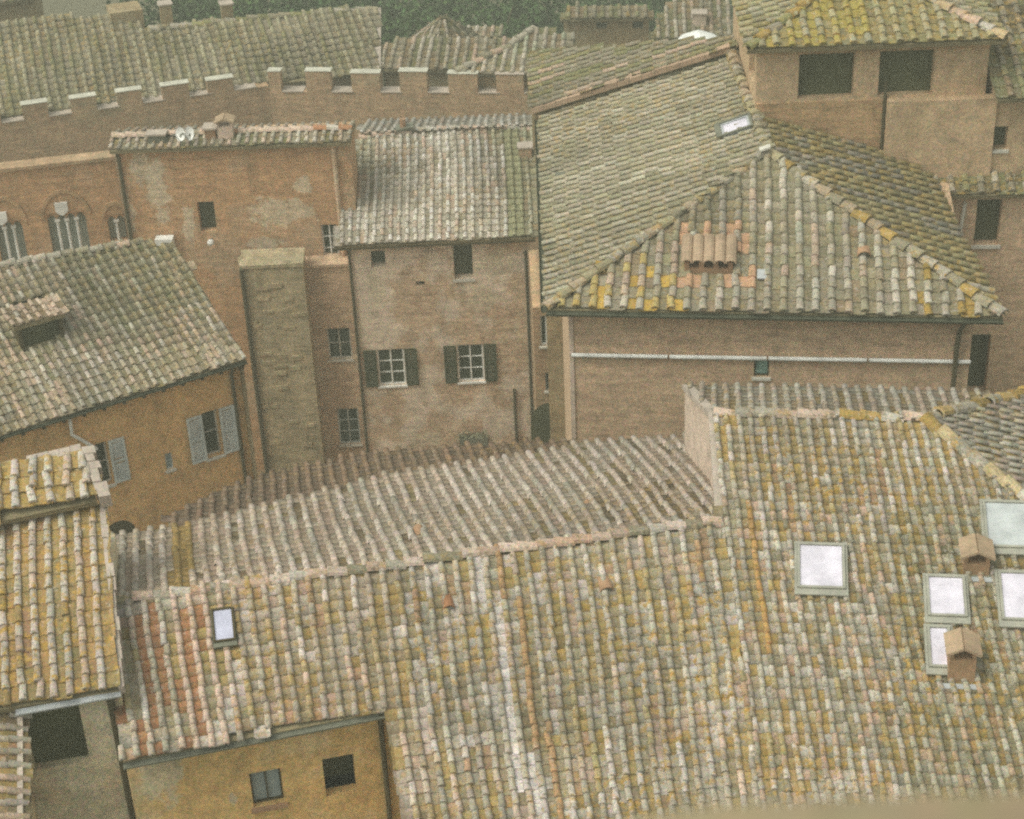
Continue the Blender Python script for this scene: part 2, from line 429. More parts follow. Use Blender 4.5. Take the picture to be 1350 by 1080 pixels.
def wall_body(house, corners, z0, z1, material, openings=None, name='wall', top=True):
    mb = MB(); fs = []
    for i in range(len(corners)):
        f = Facade(corners[i], corners[(i + 1) % len(corners)]); fs.append(f)
        facade_into(mb, f, z0, z1, (openings or {}).get(i, []))
    if top: mb.poly([V3(c[0], c[1], z1) for c in corners])
    return mb.build(name, material, house), fs
def fbox(mb, f, u0, u1, v0, v1, d0, d1):
    mb.box(f.pt(u0, v0, d0), f.e * (u1 - u0), f.n * (d1 - d0), V3(0, 0, v1 - v0))
def window(house, f, r, style='glazed', frame=M_WHITE, pane=M_GLASS, nx=2, ny=2, shutter=None, sm=None, sill=True, fw=0.05, shut_w=None, depth=0.16, sides=(-1, 1), label=None, open_deg=0):
    u0, u1, v0, v1 = r[:4]; mb = MB()
    d0, d1 = -depth - 0.04, -depth + 0.03
    fbox(mb, f, u0, u0 + fw, v0, v1, d0, d1); fbox(mb, f, u1 - fw, u1, v0, v1, d0, d1)
    fbox(mb, f, u0 + fw, u1 - fw, v0, v0 + fw, d0, d1); fbox(mb, f, u0 + fw, u1 - fw, v1 - fw, v1, d0, d1)
    iu0, iu1, iv0, iv1 = u0 + fw, u1 - fw, v0 + fw, v1 - fw; b = fw * 0.62
    for k in range(1, nx):
        u = iu0 + (iu1 - iu0) * k / nx; bb = b * (1.3 if nx == 2 else 1); fbox(mb, f, u - bb / 2, u + bb / 2, iv0, iv1, d0, d1 + 0.006)
    for k in range(1, ny):
        v = iv0 + (iv1 - iv0) * k / ny; fbox(mb, f, iu0, iu1, v - b / 3, v + b / 3, d0, d1 - 0.006)
    w = mb.build('window', frame, house)
    if label: w['label'] = label
    for i in range(nx):
        for j in range(ny):
            q = MB(); a0 = iu0 + (iu1 - iu0) * i / nx; a1 = iu0 + (iu1 - iu0) * (i + 1) / nx; c0 = iv0 + (iv1 - iv0) * j / ny; c1 = iv0 + (iv1 - iv0) * (j + 1) / ny
            fbox(q, f, a0 + 0.004, a1 - 0.004, c0 + 0.004, c1 - 0.004, d0 + 0.012, d0 + 0.024); q.build('pane', pane, w)
    if sill:
        q = MB(); fbox(q, f, u0 - 0.05, u1 + 0.05, v0 - 0.07, v0 - 0.002, -0.1, 0.07); q.build('sill', sill if not isinstance(sill, bool) else M_STONE, w)
    if shutter:
        sw = shut_w or (u1 - u0) / 2
        for sd_ in sides:
            hinge = f.pt(u0 if sd_ < 0 else u1, v0, 0.03); ang = math.radians(open_deg)
            ax = f.e * sd_ * math.cos(ang) + f.n * math.sin(ang); th = f.n * math.cos(ang) - f.e * sd_ * math.sin(ang)
            q = MB(); H = v1 - v0; fr = 0.07
            def bx(a0, a1, c0, c1, t0, t1): q.box(hinge + ax * a0 + V3(0, 0, c0) + th * t0, ax * (a1 - a0), th * (t1 - t0), V3(0, 0, c1 - c0))
            g = 0.02
            bx(g, g + fr, 0, H, 0, 0.045); bx(sw - fr, sw, 0, H, 0, 0.045)
            for c in (0, H * 0.5 - fr / 2, H - fr): bx(g + fr, sw - fr, c, c + fr, 0.002, 0.043)
            ns = 22
            for k in range(ns):
                c = fr + (H - 2 * fr) * k / ns
                if abs(c - H * 0.5) < fr * 0.8: continue
                q.box(hinge + ax * (g + fr) + V3(0, 0, c) + th * 0.008, ax * (sw - g - 2 * fr), th * 0.022 + V3(0, 0, -0.02), V3(0, 0, 0.012) + th * 0.004)
            q.build('shutter', sm, w)
    return w
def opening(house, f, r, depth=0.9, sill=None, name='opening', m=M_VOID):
    """an unglazed hole: a dark panel whose colour paints the shade inside"""
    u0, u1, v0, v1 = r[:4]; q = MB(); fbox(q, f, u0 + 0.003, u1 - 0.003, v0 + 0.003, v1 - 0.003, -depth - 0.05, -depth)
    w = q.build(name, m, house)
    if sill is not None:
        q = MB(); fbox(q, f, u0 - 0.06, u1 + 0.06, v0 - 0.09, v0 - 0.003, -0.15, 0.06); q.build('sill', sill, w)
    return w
def gutter(house, a, b, r=0.075, m=M_DKGREY, name='gutter'):
    a, b = np.asarray(a, float), np.asarray(b, float); y = (b - a) / np.linalg.norm(b - a); x = np.cross(y, V3(0, 0, 1)); x /= np.linalg.norm(x)
    mb = MB(); A = np.linspace(math.pi, 2 * math.pi, 7)
    def ring(P, rr): return [P + rr * (x * math.cos(t) + V3(0, 0, math.sin(t))) for t in A]
    o0, o1, i0, i1 = ring(a, r), ring(b, r), ring(a, r - 0.012), ring(b, r - 0.012)
    for k in range(6):
        mb.poly([o0[k], o1[k], o1[k + 1], o0[k + 1]]); mb.poly([i0[k + 1], i1[k + 1], i1[k], i0[k]])
        mb.poly([o0[k + 1], i0[k + 1], i0[k], o0[k]]); mb.poly([o1[k], i1[k], i1[k + 1], o1[k + 1]])
    for k in (0, 6): mb.poly([o0[k], i0[k], i1[k], o1[k]])
    return mb.build(name, m, house)
def pipe(house, pts, r=0.05, m=M_PIPE, name='downpipe'):
    mb = MB(); mb.tube(pts, r, 10); return mb.build(name, m, house)

# colours of old Sienese roofs (albedo)
G1, G2, G3 = lin(186, 178, 166), lin(164, 156, 142), lin(140, 132, 112)
PK1, PK2 = lin(196, 172, 156), lin(182, 156, 138)
TC1, TC2 = lin(178, 128, 96), lin(160, 116, 86)
OC1, OC2, OC3 = lin(178, 146, 70), lin(164, 136, 78), lin(150, 126, 66)
BR1, BR2 = lin(128, 108, 80), lin(108, 98, 68)
MS1, MS2 = lin(112, 112, 72), lin(132, 130, 88)

# ------------------------------------------------------------------ wall finishes
W_OCHRE = wall_material('ochre_render', lin(198, 162, 98), lin(180, 146, 88), lin(176, 160, 124), 0.55, 0.5, False, 0.45)
W_ORANGE = wall_material('orange_render', lin(222, 176, 112), lin(206, 160, 100), lin(180, 146, 108), 0.4, 0.4, False, 0.5)
W_DBRICK = wall_material('patched_pale_brick', lin(214, 184, 154), lin(176, 144, 114), lin(198, 180, 156), 0.7, 0.55, True, 0.5)
W_CPINK = wall_material('pinkish_brown_brick', lin(206, 174, 142), lin(190, 158, 126), lin(188, 154, 124), 0.4, 0.35, True, 0.45, samt=0.25)
W_JORANGE = wall_material('orange_brick', lin(200, 154, 108), lin(174, 136, 98), lin(192, 172, 150), 0.55, 0.33, True, 0.5)
W_STONE = wall_material('grey_rubble_stone', lin(190, 172, 138), lin(142, 128, 98), lin(166, 156, 132), 0.5, 0.9, True, 0.6)
W_EBRICK = wall_material('tower_brick', lin(190, 152, 110), lin(168, 136, 98), lin(182, 152, 116), 0.45, 0.3, True, 0.45)
W_EPLAST = wall_material('tower_plaster', lin(198, 168, 132), lin(184, 154, 120), lin(168, 140, 104), 0.4, 0.5, False, 0.45)
W_FPLAST = wall_material('stained_grey_plaster', lin(216, 202, 172), lin(196, 182, 150), lin(184, 144, 98), 0.35, 0.8, False, 0.5)
W_PBRICK = wall_material('old_brown_brick', lin(190, 156, 120), lin(156, 126, 96), lin(158, 146, 116), 0.5, 0.4, True, 0.5)
W_GABLE = wall_material('pink_lime_plaster', lin(206, 184, 168), lin(194, 172, 154), None, 0, 0.5, False, 0.35, samt=0.1)
W_FAR = wall_material('far_brown_wall', lin(160, 138, 102), lin(140, 122, 90), lin(170, 156, 126), 0.4, 0.4, False, 0.45)

# ------------------------------------------------------------------ ground
mb = MB(); mb.poly([V3(-160, -40, -4), V3(160, -40, -4), V3(160, 260, -4), V3(-160, 260, -4)])
tag(mb.build('ground', plain('earth_and_paving', lin(110, 104, 84), 0.95, 0.4)), kind='structure')
hz = bpy.data.materials.new('pale_haze'); hz.use_nodes = True; ht = hz.node_tree; ht.nodes.clear()
hv = ht.nodes.new('ShaderNodeVolumePrincipled'); hv.inputs['Color'].default_value = (0.91, 0.94, 0.80, 1); hv.inputs['Density'].default_value = HAZE_DENSITY
ho = ht.nodes.new('ShaderNodeOutputMaterial'); ht.links.new(hv.outputs[0], ho.inputs['Volume'])
mb = MB(); mb.box(V3(-165, -45, -5), V3(330, 0, 0), V3(0, 310, 0), V3(0, 0, 48.5)); tag(mb.build('haze', hz), kind='stuff')  # added volume, put in to lift the blacks evenly


# ================================================================== foreground house with the long tiled roof
ZA = 22.0
A0, J = atz(150, 797, ZA), atz(950, 690, ZA)
FA = Face(A0, J - A0, deg=18); FAB = Face(A0, J - A0, deg=18, side=-1)
lo_, hi_ = 22.0, 24.0
for _ in range(40):
    zb = (lo_ + hi_) / 2; B0, B1 = atz(940, 548, zb), atz(1218, 555, zb); FB = Face(B0, B1 - B0, deg=18)
    if FB.z(J[0], J[1]) > J[2]: hi_ = zb
    else: lo_ = zb
FBB = Face(B0, B1 - B0, deg=18, side=-1)
FBR = Face(B1, V3(-FB.e[1], FB.e[0], 0), deg=18)
val = np.cross(FA.n, FB.n); val *= -np.sign(val[2]); val /= np.linalg.norm(val)
hf = np.cross(FB.n, FBR.n); hf *= -np.sign(hf[2]); hf /= np.linalg.norm(hf)
hb = np.cross(FBB.n, FBR.n); hb *= -np.sign(hb[2]); hb /= np.linalg.norm(hb)
VB = J + val * 11.5
E0, E1, EW = FA.px(162, 1005), FA.px(515, 936), FA.px(548, 1180)
ab = thing('house', 'large foreground house under a long lichen-spotted tile roof with several skylights', 'house', (0, 27, -4))
mb = MB()
cov = [(G1, 4), (lin(200, 192, 188), 1.6), (PK1, 2), (G2, 5), (lin(176, 164, 148), 4), (lin(172, 154, 108), 2), (lin(180, 140, 108), 0.5)]
pan = [(G2, 3), (lin(158, 146, 118), 4), (lin(168, 142, 78), 2.2), (lin(196, 186, 180), 1.5), (lin(150, 134, 102), 3), (lin(174, 138, 106), 1), (PK2, 1.5)]
def reg_a(P, col, li, kind, rg):
    s, t = FA.st(P)
    if s < 1.9 and t > -3.6:
        if kind == 'pan' and (int(s / 0.23 + 0.5) % 3 != 1) and s < 1.75 and t < -0.35 and rg.random() < 0.9: col = np.array(lin(156, 112, 82)) * rg.uniform(0.8, 1.15)
        elif s > 1.0 and kind == 'cover': col = np.array(PK1) * rg.uniform(0.9, 1.2)
        return col, li * 0.3
    if 6.35 < s < 6.62 and kind == 'pan': return np.array(lin(214, 204, 200)) * rg.uniform(0.75, 1.1), li * 0.6
    if 6.75 < s < 7.0 and kind == 'cover': return np.array(lin(172, 138, 102)) * rg.uniform(0.8, 1.1), li * 0.4
    if s < 5 : return col * np.array([1.08, 1.02, 1.0]), li * 0.6
    return None
hole_a = [FA.st(np.array([FA.px(*q) for q in ((277, 813), (308, 810), (314, 851), (284, 856))]))]
roof_face(ab, mb, FA, [A0, J, VB, EW, E1, E0], 0.23, 0.235, cov, pan, 0.75, 11, 0.05, 0.4, holes=hole_a, regions=[reg_a], fan=lambda q: -0.09 + 0.26 * q / 11)
covb = [(lin(210, 190, 178), 5), (lin(216, 200, 192), 4), (G1, 2), (PK1, 3), (lin(196, 180, 170), 2)]
panb = [(lin(178, 158, 138), 4), (lin(184, 168, 150), 3), (BR1, 1), (PK2, 3), (lin(160, 138, 90), 0.7)]
def reg_ab(P, col, li, kind, rg):
    s, t = FAB.st(P)
    if 0.95 < s < 1.35: return np.array(lin(172, 142, 86)) * rg.uniform(0.8, 1.1), li
    if s > 7.2: return col * 0.92, li * 1.2
    return None
bk = [FAB.px(*q) for q in ((930, 573), (760, 590), (740, 599), (620, 613), (510, 630), (330, 674), (235, 697), (143, 708))]
roof_face(ab, mb, FAB, [A0, J + V3(0.1, 0.4, 0) * 0, FAB.px(955, 668)] + bk, 0.255, 0.32, covb, panb, 0.3, 12, 0.05, 0.6, regions=[reg_ab], fan=lambda q: 0.05 - 0.005 * q)
sk_px = [((1050, 729), (1106, 727), (1113, 780), (1058, 783)), ((1218, 771), (1263, 769), (1274, 817), (1230, 820)),
         ((1313, 766), (1368, 764), (1380, 822), (1327, 826)), ((1293, 673), (1372, 672), (1384, 727), (1306, 730)), ((1219, 837), (1243, 836), (1254, 884), (1232, 887))]
sk_st = [FB.st(np.array([FB.px(*q) for q in c])) for c in sk_px]
covB = [(G1, 4), (lin(200, 192, 188), 1.6), (G2, 4), (lin(186, 176, 172), 2), (lin(172, 156, 138), 3), (lin(168, 150, 104), 1.5)]
panB = [(lin(172, 140, 68), 3), (OC2, 3), (lin(154, 142, 112), 4), (lin(172, 132, 98), 1), (lin(146, 128, 96), 2), (G2, 2)]
def reg_b(P, col, li, kind, rg):
    s, t = FB.st(P)
    if kind == 'cover' and 0.55 < s + 0.12 * t + 0.25 < 0.8 and -5.5 < t < -2.3: return np.array(lin(176, 138, 88)) * rg.uniform(0.8, 1.15), li
    if t < -2.2:    # lower down the ochre thins out to grey and moss
        if rg.random() < 0.45: col = np.array([G2, G3, PK2, G1][rg.integers(4)]) * rg.uniform(0.8, 1.1)
        if s > 3.3: col = col * np.array([0.86, 0.88, 0.8])
        return col, li * 0.8
    return None
roof_face(ab, mb, FB, [B0, B1, B1 + hf * 10, V3(*(VB + (B1 - B0) * 3.2)), VB, J], 0.215, 0.22, covB, panB, 0.75, 13, 0.05, 0.45, holes=sk_st, regions=[reg_b], fan=lambda q: -0.12)
bl, br_ = FBB.px(905, 511), FBB.px(1302, 521)
roof_face(ab, mb, FBB, [B0, B1, br_, bl], 0.235, 0.3, [(lin(204, 196, 186), 5), (G1, 4), (PK1, 4)], [(G2, 3), (lin(168, 148, 122), 3), (OC2, 1)], 0.4, 14, 0.03, 0.5)
roof_face(ab, mb, FBR, [B1, B1 + hf * 10, B1 + hb * 8], 0.235, 0.3, [(lin(206, 194, 168), 4), (G1, 4), (PK1, 2)], [(lin(190, 170, 130), 3), (G2, 3), (OC1, 1)], 0.45, 15, 0.03, 0.5)
# lower brown lean-to strip behind the back eave
FL = Face(FAB.o - V3(0, 0, 0.8), FAB.e, deg=18, side=-1)
roof_face(ab, mb, FL, [FL.px(*q) for q in ((222, 684), (285, 656), (345, 630), (480, 602), (600, 592), (700, 586), (760, 582), (770, 640), (480, 660), (222, 720))], 0.27, 0.34, [(lin(136, 108, 86), 3), (lin(146, 112, 88), 4)], [(lin(122, 98, 78), 3), (lin(130, 102, 80), 3)], 0.25, 16, 0.03, 0.5)
roof_ab = mb.build('roof', M_DECK, ab)
ridge_tiles(ab, roof_ab, [A0, J], 0.125, 0.34, [PK1, lin(196, 176, 164), PK2, G1, G2, lin(178, 148, 128), G3], 5, 0.5)
ridge_tiles(ab, roof_ab, [B0, B1], 0.14, 0.40, [G1, PK1, G2, OC2], 6, 0.6)
ridge_tiles(ab, roof_ab, [B1, B1 + hf * 8], 0.16, 0.40, [OC2, lin(186, 168, 132), G1, G2], 7, 0.8)
ridge_tiles(ab, roof_ab, [B1, B1 + hb * 5], 0.15, 0.40, [OC2, G2, lin(176, 150, 100)], 8, 0.8)
finish_tiles(ab, roof_ab)
# verge coping and pink gable of the higher part
def dropwall(house, pts, zb_, material, name='wall', thick=None):
    m_ = MB()
    for a, b in zip(pts, pts[1:]):
        d = np.linalg.norm((b - a)[:2])
        m_.poly([V3(a[0], a[1], zb_), V3(b[0], b[1], zb_), b, a], [(0, zb_), (d, zb_), (d, b[2]), (0, a[2])])
    return m_.build(name, material, house)
sh = -FB.e * 0.03
dropwall(ab, [bl + sh - V3(0, 0, 0.05), B0 + sh - V3(0, 0, 0.05), J + sh - V3(0, 0, 0.02)], 18.5, W_GABLE, 'gable_wall')
mb = MB()
for a, b in ((bl, B0), (B0, J + (B0 - J) * 0.04)):
    d = b - a; w = FB.e
    for k in range(3):
        p0 = a + d * (k / 3); mb.box(p0 - w * 0.09 + V3(0, 0, -0.04), d / 3 * 0.985, w * 0.2, V3(0, 0, 0.115))
mb.build('verge_coping', M_MORTAR, ab)
# body of the house: ochre front, wing walls
def inset(p, f, d): h = V3(f.u[0], f.u[1], 0); h /= np.linalg.norm(h); return p + h * d
e0, e1 = inset(E0, FA, 0.28), inset(E1, FA, 0.28)
e0x = e0 + FA.e * 0.02
fo = Facade(e0x, e1)
o1, o2 = fo.rect(331, 1016, 373, 1062), fo.rect(427, 997, 469, 1048)
W_OCHREA = wall_material('ochre_render_scarred', lin(214, 176, 106), lin(198, 160, 96), lin(204, 186, 146), 0.5, 0.5, False, 0.45,
    spots=[(fo.pt(*fo.uv(208, 1000)), 0.42, 1.1), (fo.pt(*fo.uv(308, 1055)), 0.12, 0.2)], spotc=lin(196, 184, 154))
wall_body(ab, [e0x, e1, J, A0 - FA.e * 0.4], -4, E0[2] - 0.12, W_OCHREA, {0: [o1, o2]})
window(ab, fo, o1, frame=M_WOOD, pane=M_BLIND, nx=2, ny=1, fw=0.03, depth=0.14, sill=M_BRICKT).__setitem__('label', 'small square window with a dull grey pane')
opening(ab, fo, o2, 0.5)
wl = [E1 + FA.e * 0.05, EW + FA.e * 0.05]
dropwall(ab, [w - V3(0, 0, 0.14) for w in wl], -4, W_OCHRE)
wall_body(ab, [e1 + FA.e * 0.1, EW + FA.e * 0.15, VB + FB.e * 8, VB + FB.e * 8 + V3(0, 9, 0), J], -4, 19.0, W_OCHRE)
wall_body(ab, [A0, J] + [b - FAB.u * 0.3 for b in bk], -4, 19.6, W_FAR)
wall_body(ab, [bl - FBB.u * 0.3 + FB.e * 0.1, J + FB.e * 0.15, B1 + hf * 8, B1 + hb * 4, br_ - FBB.u * 0.3], -4, 20.2, W_FAR)
gutter(ab, E0 - FA.u * 0.05 - V3(0, 0, 0.02), E1 - FA.u * 0.05 - V3(0, 0, 0.02), 0.075, M_GREY)
pipe(ab, [E1 - FA.e * 0.18 - V3(0, 0, 0.06), inset(E1, FA, 0.2) - FA.e * 0.18 - V3(0, 0, 0.4), inset(E1, FA, 0.2) - FA.e * 0.18 - V3(0, 0, 8)], 0.045, M_PIPE)
def skylight(house, face, corners, pane_m, frame_m, label=None, flash=M_GREY, up=0.2, fw=0.06, fl=0.07):
    st = face.st(np.array([face.px(*q) for q in corners])); s0, s1 = (st[0, 0] + st[3, 0]) / 2, (st[1, 0] + st[2, 0]) / 2
    t1, t0 = (st[0, 1] + st[1, 1]) / 2, (st[2, 1] + st[3, 1]) / 2
    def bx(m_, a0, a1, b0, b1, h0, h1): m_.box(face.pt(a0, b0, h0), face.e * (a1 - a0), face.u * (b1 - b0), face.n * (h1 - h0))
    m_ = MB(); g = fw
    bx(m_, s0 - g, s0, t0 - g, t1 + g, -0.05, up + 0.03); bx(m_, s1, s1 + g, t0 - g, t1 + g, -0.05, up + 0.03)
    bx(m_, s0, s1, t0 - g, t0, -0.05, up + 0.02); bx(m_, s0, s1, t1, t1 + g, -0.05, up + 0.03)
    o = m_.build('skylight', frame_m, house)
    if label: o['label'] = label
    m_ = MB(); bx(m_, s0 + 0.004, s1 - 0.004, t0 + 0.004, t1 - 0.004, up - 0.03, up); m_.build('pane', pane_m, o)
    m_ = MB(); q = g + fl
    bx(m_, s0 - q, s1 + q, t0 - q - 0.08, t0 - g - 0.003, 0.15, 0.185); bx(m_, s0 - q, s1 + q, t1 + g + 0.003, t1 + q, 0.15, 0.18)
    bx(m_, s0 - q, s0 - g - 0.003, t0 - g, t1 + g, 0.15, 0.18); bx(m_, s1 + g + 0.003, s1 + q, t0 - g, t1 + g, 0.15, 0.18)
    m_.build('flashing', flash, o); return o
skylight(ab, FA, ((281, 814), (305, 812), (311, 850), (287, 853)), plain('pale_blue_blind', lin(196, 196, 218), 0.25, 0.12), M_WOOD, 'small skylight with dark frame and pale blue pane', fw=0.035, fl=0.012)
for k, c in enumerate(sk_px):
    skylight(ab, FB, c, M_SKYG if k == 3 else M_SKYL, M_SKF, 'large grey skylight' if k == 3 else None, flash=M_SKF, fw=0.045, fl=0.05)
def chimney(house, base, e, w, d, h, zdrop=0.8, cap='gable', m=M_BRICKT, name='chimney'):
    e = np.array(e) / np.linalg.norm(e); g = V3(-e[1], e[0], 0)
    m_ = MB(); m_.box(base - e * w / 2 - V3(0, 0, zdrop), e * w, g * d, V3(0, 0, h + zdrop)); c = m_.build(name, m, house)
    top = base - e * w / 2 + V3(0, 0, h)
    if cap == 'gable':
        for k in (0.0, 1.0):
            m_ = MB(); m_.box(top + e * (w - 0.07) * k + g * 0.02, e * 0.07, g * (d - 0.04), V3(0, 0, 0.14)); m_.build('cap_pier', m, c)
        m_ = MB(); rg0 = top + e * w / 2 + V3(0, 0, 0.25) - g * 0.06
        for sgn in (-1, 1):
            ed = top + e * (w / 2 + sgn * (w / 2 + 0.06)) + V3(0, 0, 0.13) - g * 0.08
            nrm = np.cross(ed - rg0, g) * (-sgn); nrm *= 1 / np.linalg.norm(nrm)
            if nrm[2] < 0: nrm = -nrm
            m_.box(rg0, ed - rg0, g * (d + 0.16), nrm * 0.045)
        m_.build('cap', M_CAP, c)
    elif cap == 'slab':
        m_ = MB(); m_.box(top - e * 0.06 - g * 0.06, e * (w + 0.12), g * (d + 0.12), V3(0, 0, 0.06)); m_.build('cap', M_MORTAR, c)
    return c
for bx_, hc in (((1266, 905), 0.56), ((1286, 764), 0.34)):
    b = FB.px(*bx_); c = chimney(ab, b, FB.e, 0.44, 0.42, hc, cap='gable', m=plain('chimney_brick', lin(166, 134, 104), 0.9, 0.5))
    m_ = MB(); m_.box(FB.px(*bx_) - FB.e * 0.34 - FB.u * 0.12 + FB.n * 0.05, FB.e * 0.68, FB.u * 0.10, FB.n * 0.06); m_.build('flashing', M_LEAD, c)
def hood(house, face, x, y, w=0.2, m=M_BRICKT, name='vent_tile'):
    P = face.px(x, y); m_ = MB(); A = np.linspace(0, math.pi, 7)
    r0 = [P + face.e * w / 2 * math.cos(t) + face.n * (0.06 + w * 0.55 * math.sin(t)) for t in A]
    r1 = [P + face.u * 0.34 + face.e * w / 2.4 * math.cos(t) + face.n * (0.03 + w * 0.2 * math.sin(t)) for t in A]
    i0 = [P + face.e * (w / 2 - 0.02) * math.cos(t) + face.n * (0.055 + (w * 0.55 - 0.02) * math.sin(t)) for t in A]
    for i in range(6):
        m_.poly([r0[i], r0[i + 1], r1[i + 1], r1[i]]); m_.poly([i0[i], i0[i + 1], r0[i + 1], r0[i]])
    return m_.build(name, m, house)
hood(ab, FA, 800, 783, 0.26); hood(ab, FA, 592, 806, 0.22, plain('brown_tile', lin(150, 106, 76), 0.9, 0.4)); hood(ab, FAB, 552, 702, 0.2); hood(ab, FAB, 775, 668, 0.16)

# ================================================================== ochre-lichen house at the left edge
ZF = 21.9
f0, f1 = atz(-140, 957, ZF), atz(157, 911, ZF); FF = Face(f0, f1 - f0, deg=18)
fh = thing('house', 'yellow-lichened roof at the left edge above a grey wall with one large dark window', 'house', (-8, 26, -4))
mb = MB()
covF = [(lin(196, 184, 176), 5), (G1, 3), (PK1, 2), (OC2, 1.5)]; panF = [(lin(168, 140, 76), 6), (lin(156, 134, 80), 4), (lin(178, 138, 72), 3), (lin(166, 122, 86), 0.8)]
st_l = FF.px(-140, 722); st_r = FF.px(131, 664)
roof_face(fh, mb, FF, [f0, f1, st_r, st_l], 0.26, 0.32, covF, panF, 0.9, 21, 0.05, 0.6)
FF2 = Face(FF.o + FF.n * 0.2, FF.e, FF.o + FF.n * 0.2 + FF.u + FF.n * 0.03)
q0, q1 = FF2.st(st_l)[1], FF2.st(st_r)[1]
tl, tr = FF2.px(-140, 655), FF2.px(108, 598)
roof_face(fh, mb, FF2, [FF2.px(-140, 717), FF2.px(128, 660), tr, tl], 0.30, 0.33, [(lin(204, 194, 188), 6), (PK1, 2)], [(OC1, 5), (lin(184, 150, 72), 3), (PK2, 1)], 0.8, 22, 0.06, 0.7, jit=2.4)
roof_f = mb.build('roof', M_DECK, fh)
finish_tiles(fh, roof_f)
mb = MB()
for a, b in ((st_r, f1),):   # mortar verge with uneven lumps
    d = b - a; n = 14
    for k in range(n):
        mb.box(a + d * k / n + FF.e * rng.uniform(-0.01, 0.02) - FF.n * 0.1, d / n * 0.97, FF.e * rng.uniform(0.09, 0.13), FF.n * rng.uniform(0.17, 0.21))
a, b = tr + FF2.e * 0.0, FF2.px(131, 664)
for k in range(7):
    d = b - a; mb.box(a + d * k / 7 - FF.n * 0.12 + FF.e * rng.uniform(-0.03, 0.05), d / 7 * 0.97, FF.e * rng.uniform(0.14, 0.24), FF.n * rng.uniform(0.24, 0.34))
mb.build('verge', M_MORTAR, fh)
mb = MB()
for k in range(17):
    d = tr - tl; mb.box(tl + d * k / 17 - FF2.n * 0.06 + FF2.u * rng.uniform(-0.05, 0.0), d / 17 * 0.97, FF2.u * rng.uniform(0.14, 0.2), FF2.n * rng.uniform(0.12, 0.18))
mb.build('ridge_mortar', M_MORTAR, fh)
w0, w1 = inset(f0, FF, 0.22), inset(f1, FF, 0.22)
ff = Facade(w0, w1)
of = (*ff.rect(36, 930, 112, 1010), 0.2)
of = (of[0], of[1], of[2], ZF - 0.22, 0.2)
back = V3(FF.u[0], FF.u[1], 0); back /= np.linalg.norm(back)
wall_body(fh, [w0, w1, w1 + back * 4.6, w0 + back * 4.6], -4, ZF - 0.13, W_FPLAST, {0: [of]})
dropwall(fh, [f1 - FF.e * 0.04 - FF.n * 0.1, tr - FF.e * 0.04 - FF.n * 0.1, tl], -4, W_FPLAST)
opening(fh, ff, of, 0.15)
gutter(fh, FF.px(20, 936) - FF.u * 0.05, f1 - FF.u * 0.05 + FF.e * 0.02, 0.07, M_LEAD)
pp = ff.pt(ff.uv(145, 918)[0], 0, 0.07)
pipe(fh, [V3(pp[0], pp[1], ZF - 0.1), V3(pp[0], pp[1], ZF - 1.2), V3(pp[0], pp[1], 8)], 0.06)
# corner roof below it, at the bottom left
gh = thing('house', 'small tiled roof in the bottom left corner beside a grey lead valley', 'house', (-9, 22, -4))
ga, gb = atz(27, 945, 21.6), atz(27, 1120, 21.0)
FG = Face(ga, ga - gb, up_pt=ga - V3(-1, -0.1, 0.32))
mb = MB()
roof_face(gh, mb, FG, [ga, gb, gb + V3(-3, -.3, -0.96), ga + V3(-3, -0.3, -0.96)], 0.25, 0.3, [(PK2, 4), (G2, 3), (lin(176, 150, 128), 3)], [(BR1, 3), (OC3, 3), (TC2, 1)], 0.5, 23, 0.05, 0.5)
rg_ = mb.build('roof', M_DECK, gh); finish_tiles(gh, rg_)
wall_body(gh, [gb + V3(-3, 0, 0), gb + V3(-0.06, 0, 0), ga + V3(-0.06, -0.1, 0), ga + V3(-3, 0, 0)], -4, 20.0, W_FPLAST)
mb = MB(); mb.box(ga + V3(-1.2, -0.02, 0.02), V3(1.2, 0.0, -0.05), V3(0, 0.42, 0.02), V3(0, 0, 0.07)); mb.build('lead_valley', M_LEAD, gh)
mb = MB(); d = gb - ga
for k in range(6): mb.box(ga + d * k / 6 + V3(-0.04, 0, -0.12), d / 6 * 0.98, V3(0.09, 0, 0), V3(0, 0, 0.2))
mb.build('verge', M_MORTAR, gh)

# ================================================================== orange house with grey shutters
ZH = 16.6
h0, h1 = atz(0, 575, ZH), atz(325, 475, ZH); FH = Face(h0, h1 - h0, deg=18)
hh = thing('house', 'orange rendered house with grey-tiled roof and open grey shutters', 'house', (-10, 44, -4))
mb = MB()
covH = [(G1, 2), (G2, 5), (lin(156, 146, 122), 4), (PK2, 1.5), (lin(160, 142, 116), 2)]; panH = [(lin(144, 130, 104), 3), (lin(134, 124, 96), 3), (G3, 4), (lin(130, 126, 92), 1), (PK2, 1)]
hl = h0 - FH.e * 8
ridge_h = [FH.px(*q) for q in ((236, 331), (212, 327), (188, 321), (98, 336), (0, 352))]
ridge_h.append(ridge_h[-1] - FH.e * 8)
hole_h = [FH.st(np.array([FH.px(*q) for q in ((14, 400), (74, 395), (80, 455), (24, 468))]))]
def reg_h(P, col, li, kind, rg):
    s, t = FH.st(P)
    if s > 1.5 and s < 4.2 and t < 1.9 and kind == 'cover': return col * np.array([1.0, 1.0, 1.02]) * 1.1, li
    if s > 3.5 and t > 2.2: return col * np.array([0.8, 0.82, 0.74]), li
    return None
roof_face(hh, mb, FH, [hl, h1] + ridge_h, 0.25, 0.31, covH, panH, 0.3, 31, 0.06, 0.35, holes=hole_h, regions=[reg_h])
roof_h = mb.build('roof', M_DECK, hh)
ridge_tiles(hh, roof_h, ridge_h[2:5], 0.14, 0.4, [G2, G3, PK2], 32, 0.3)
finish_tiles(hh, roof_h)
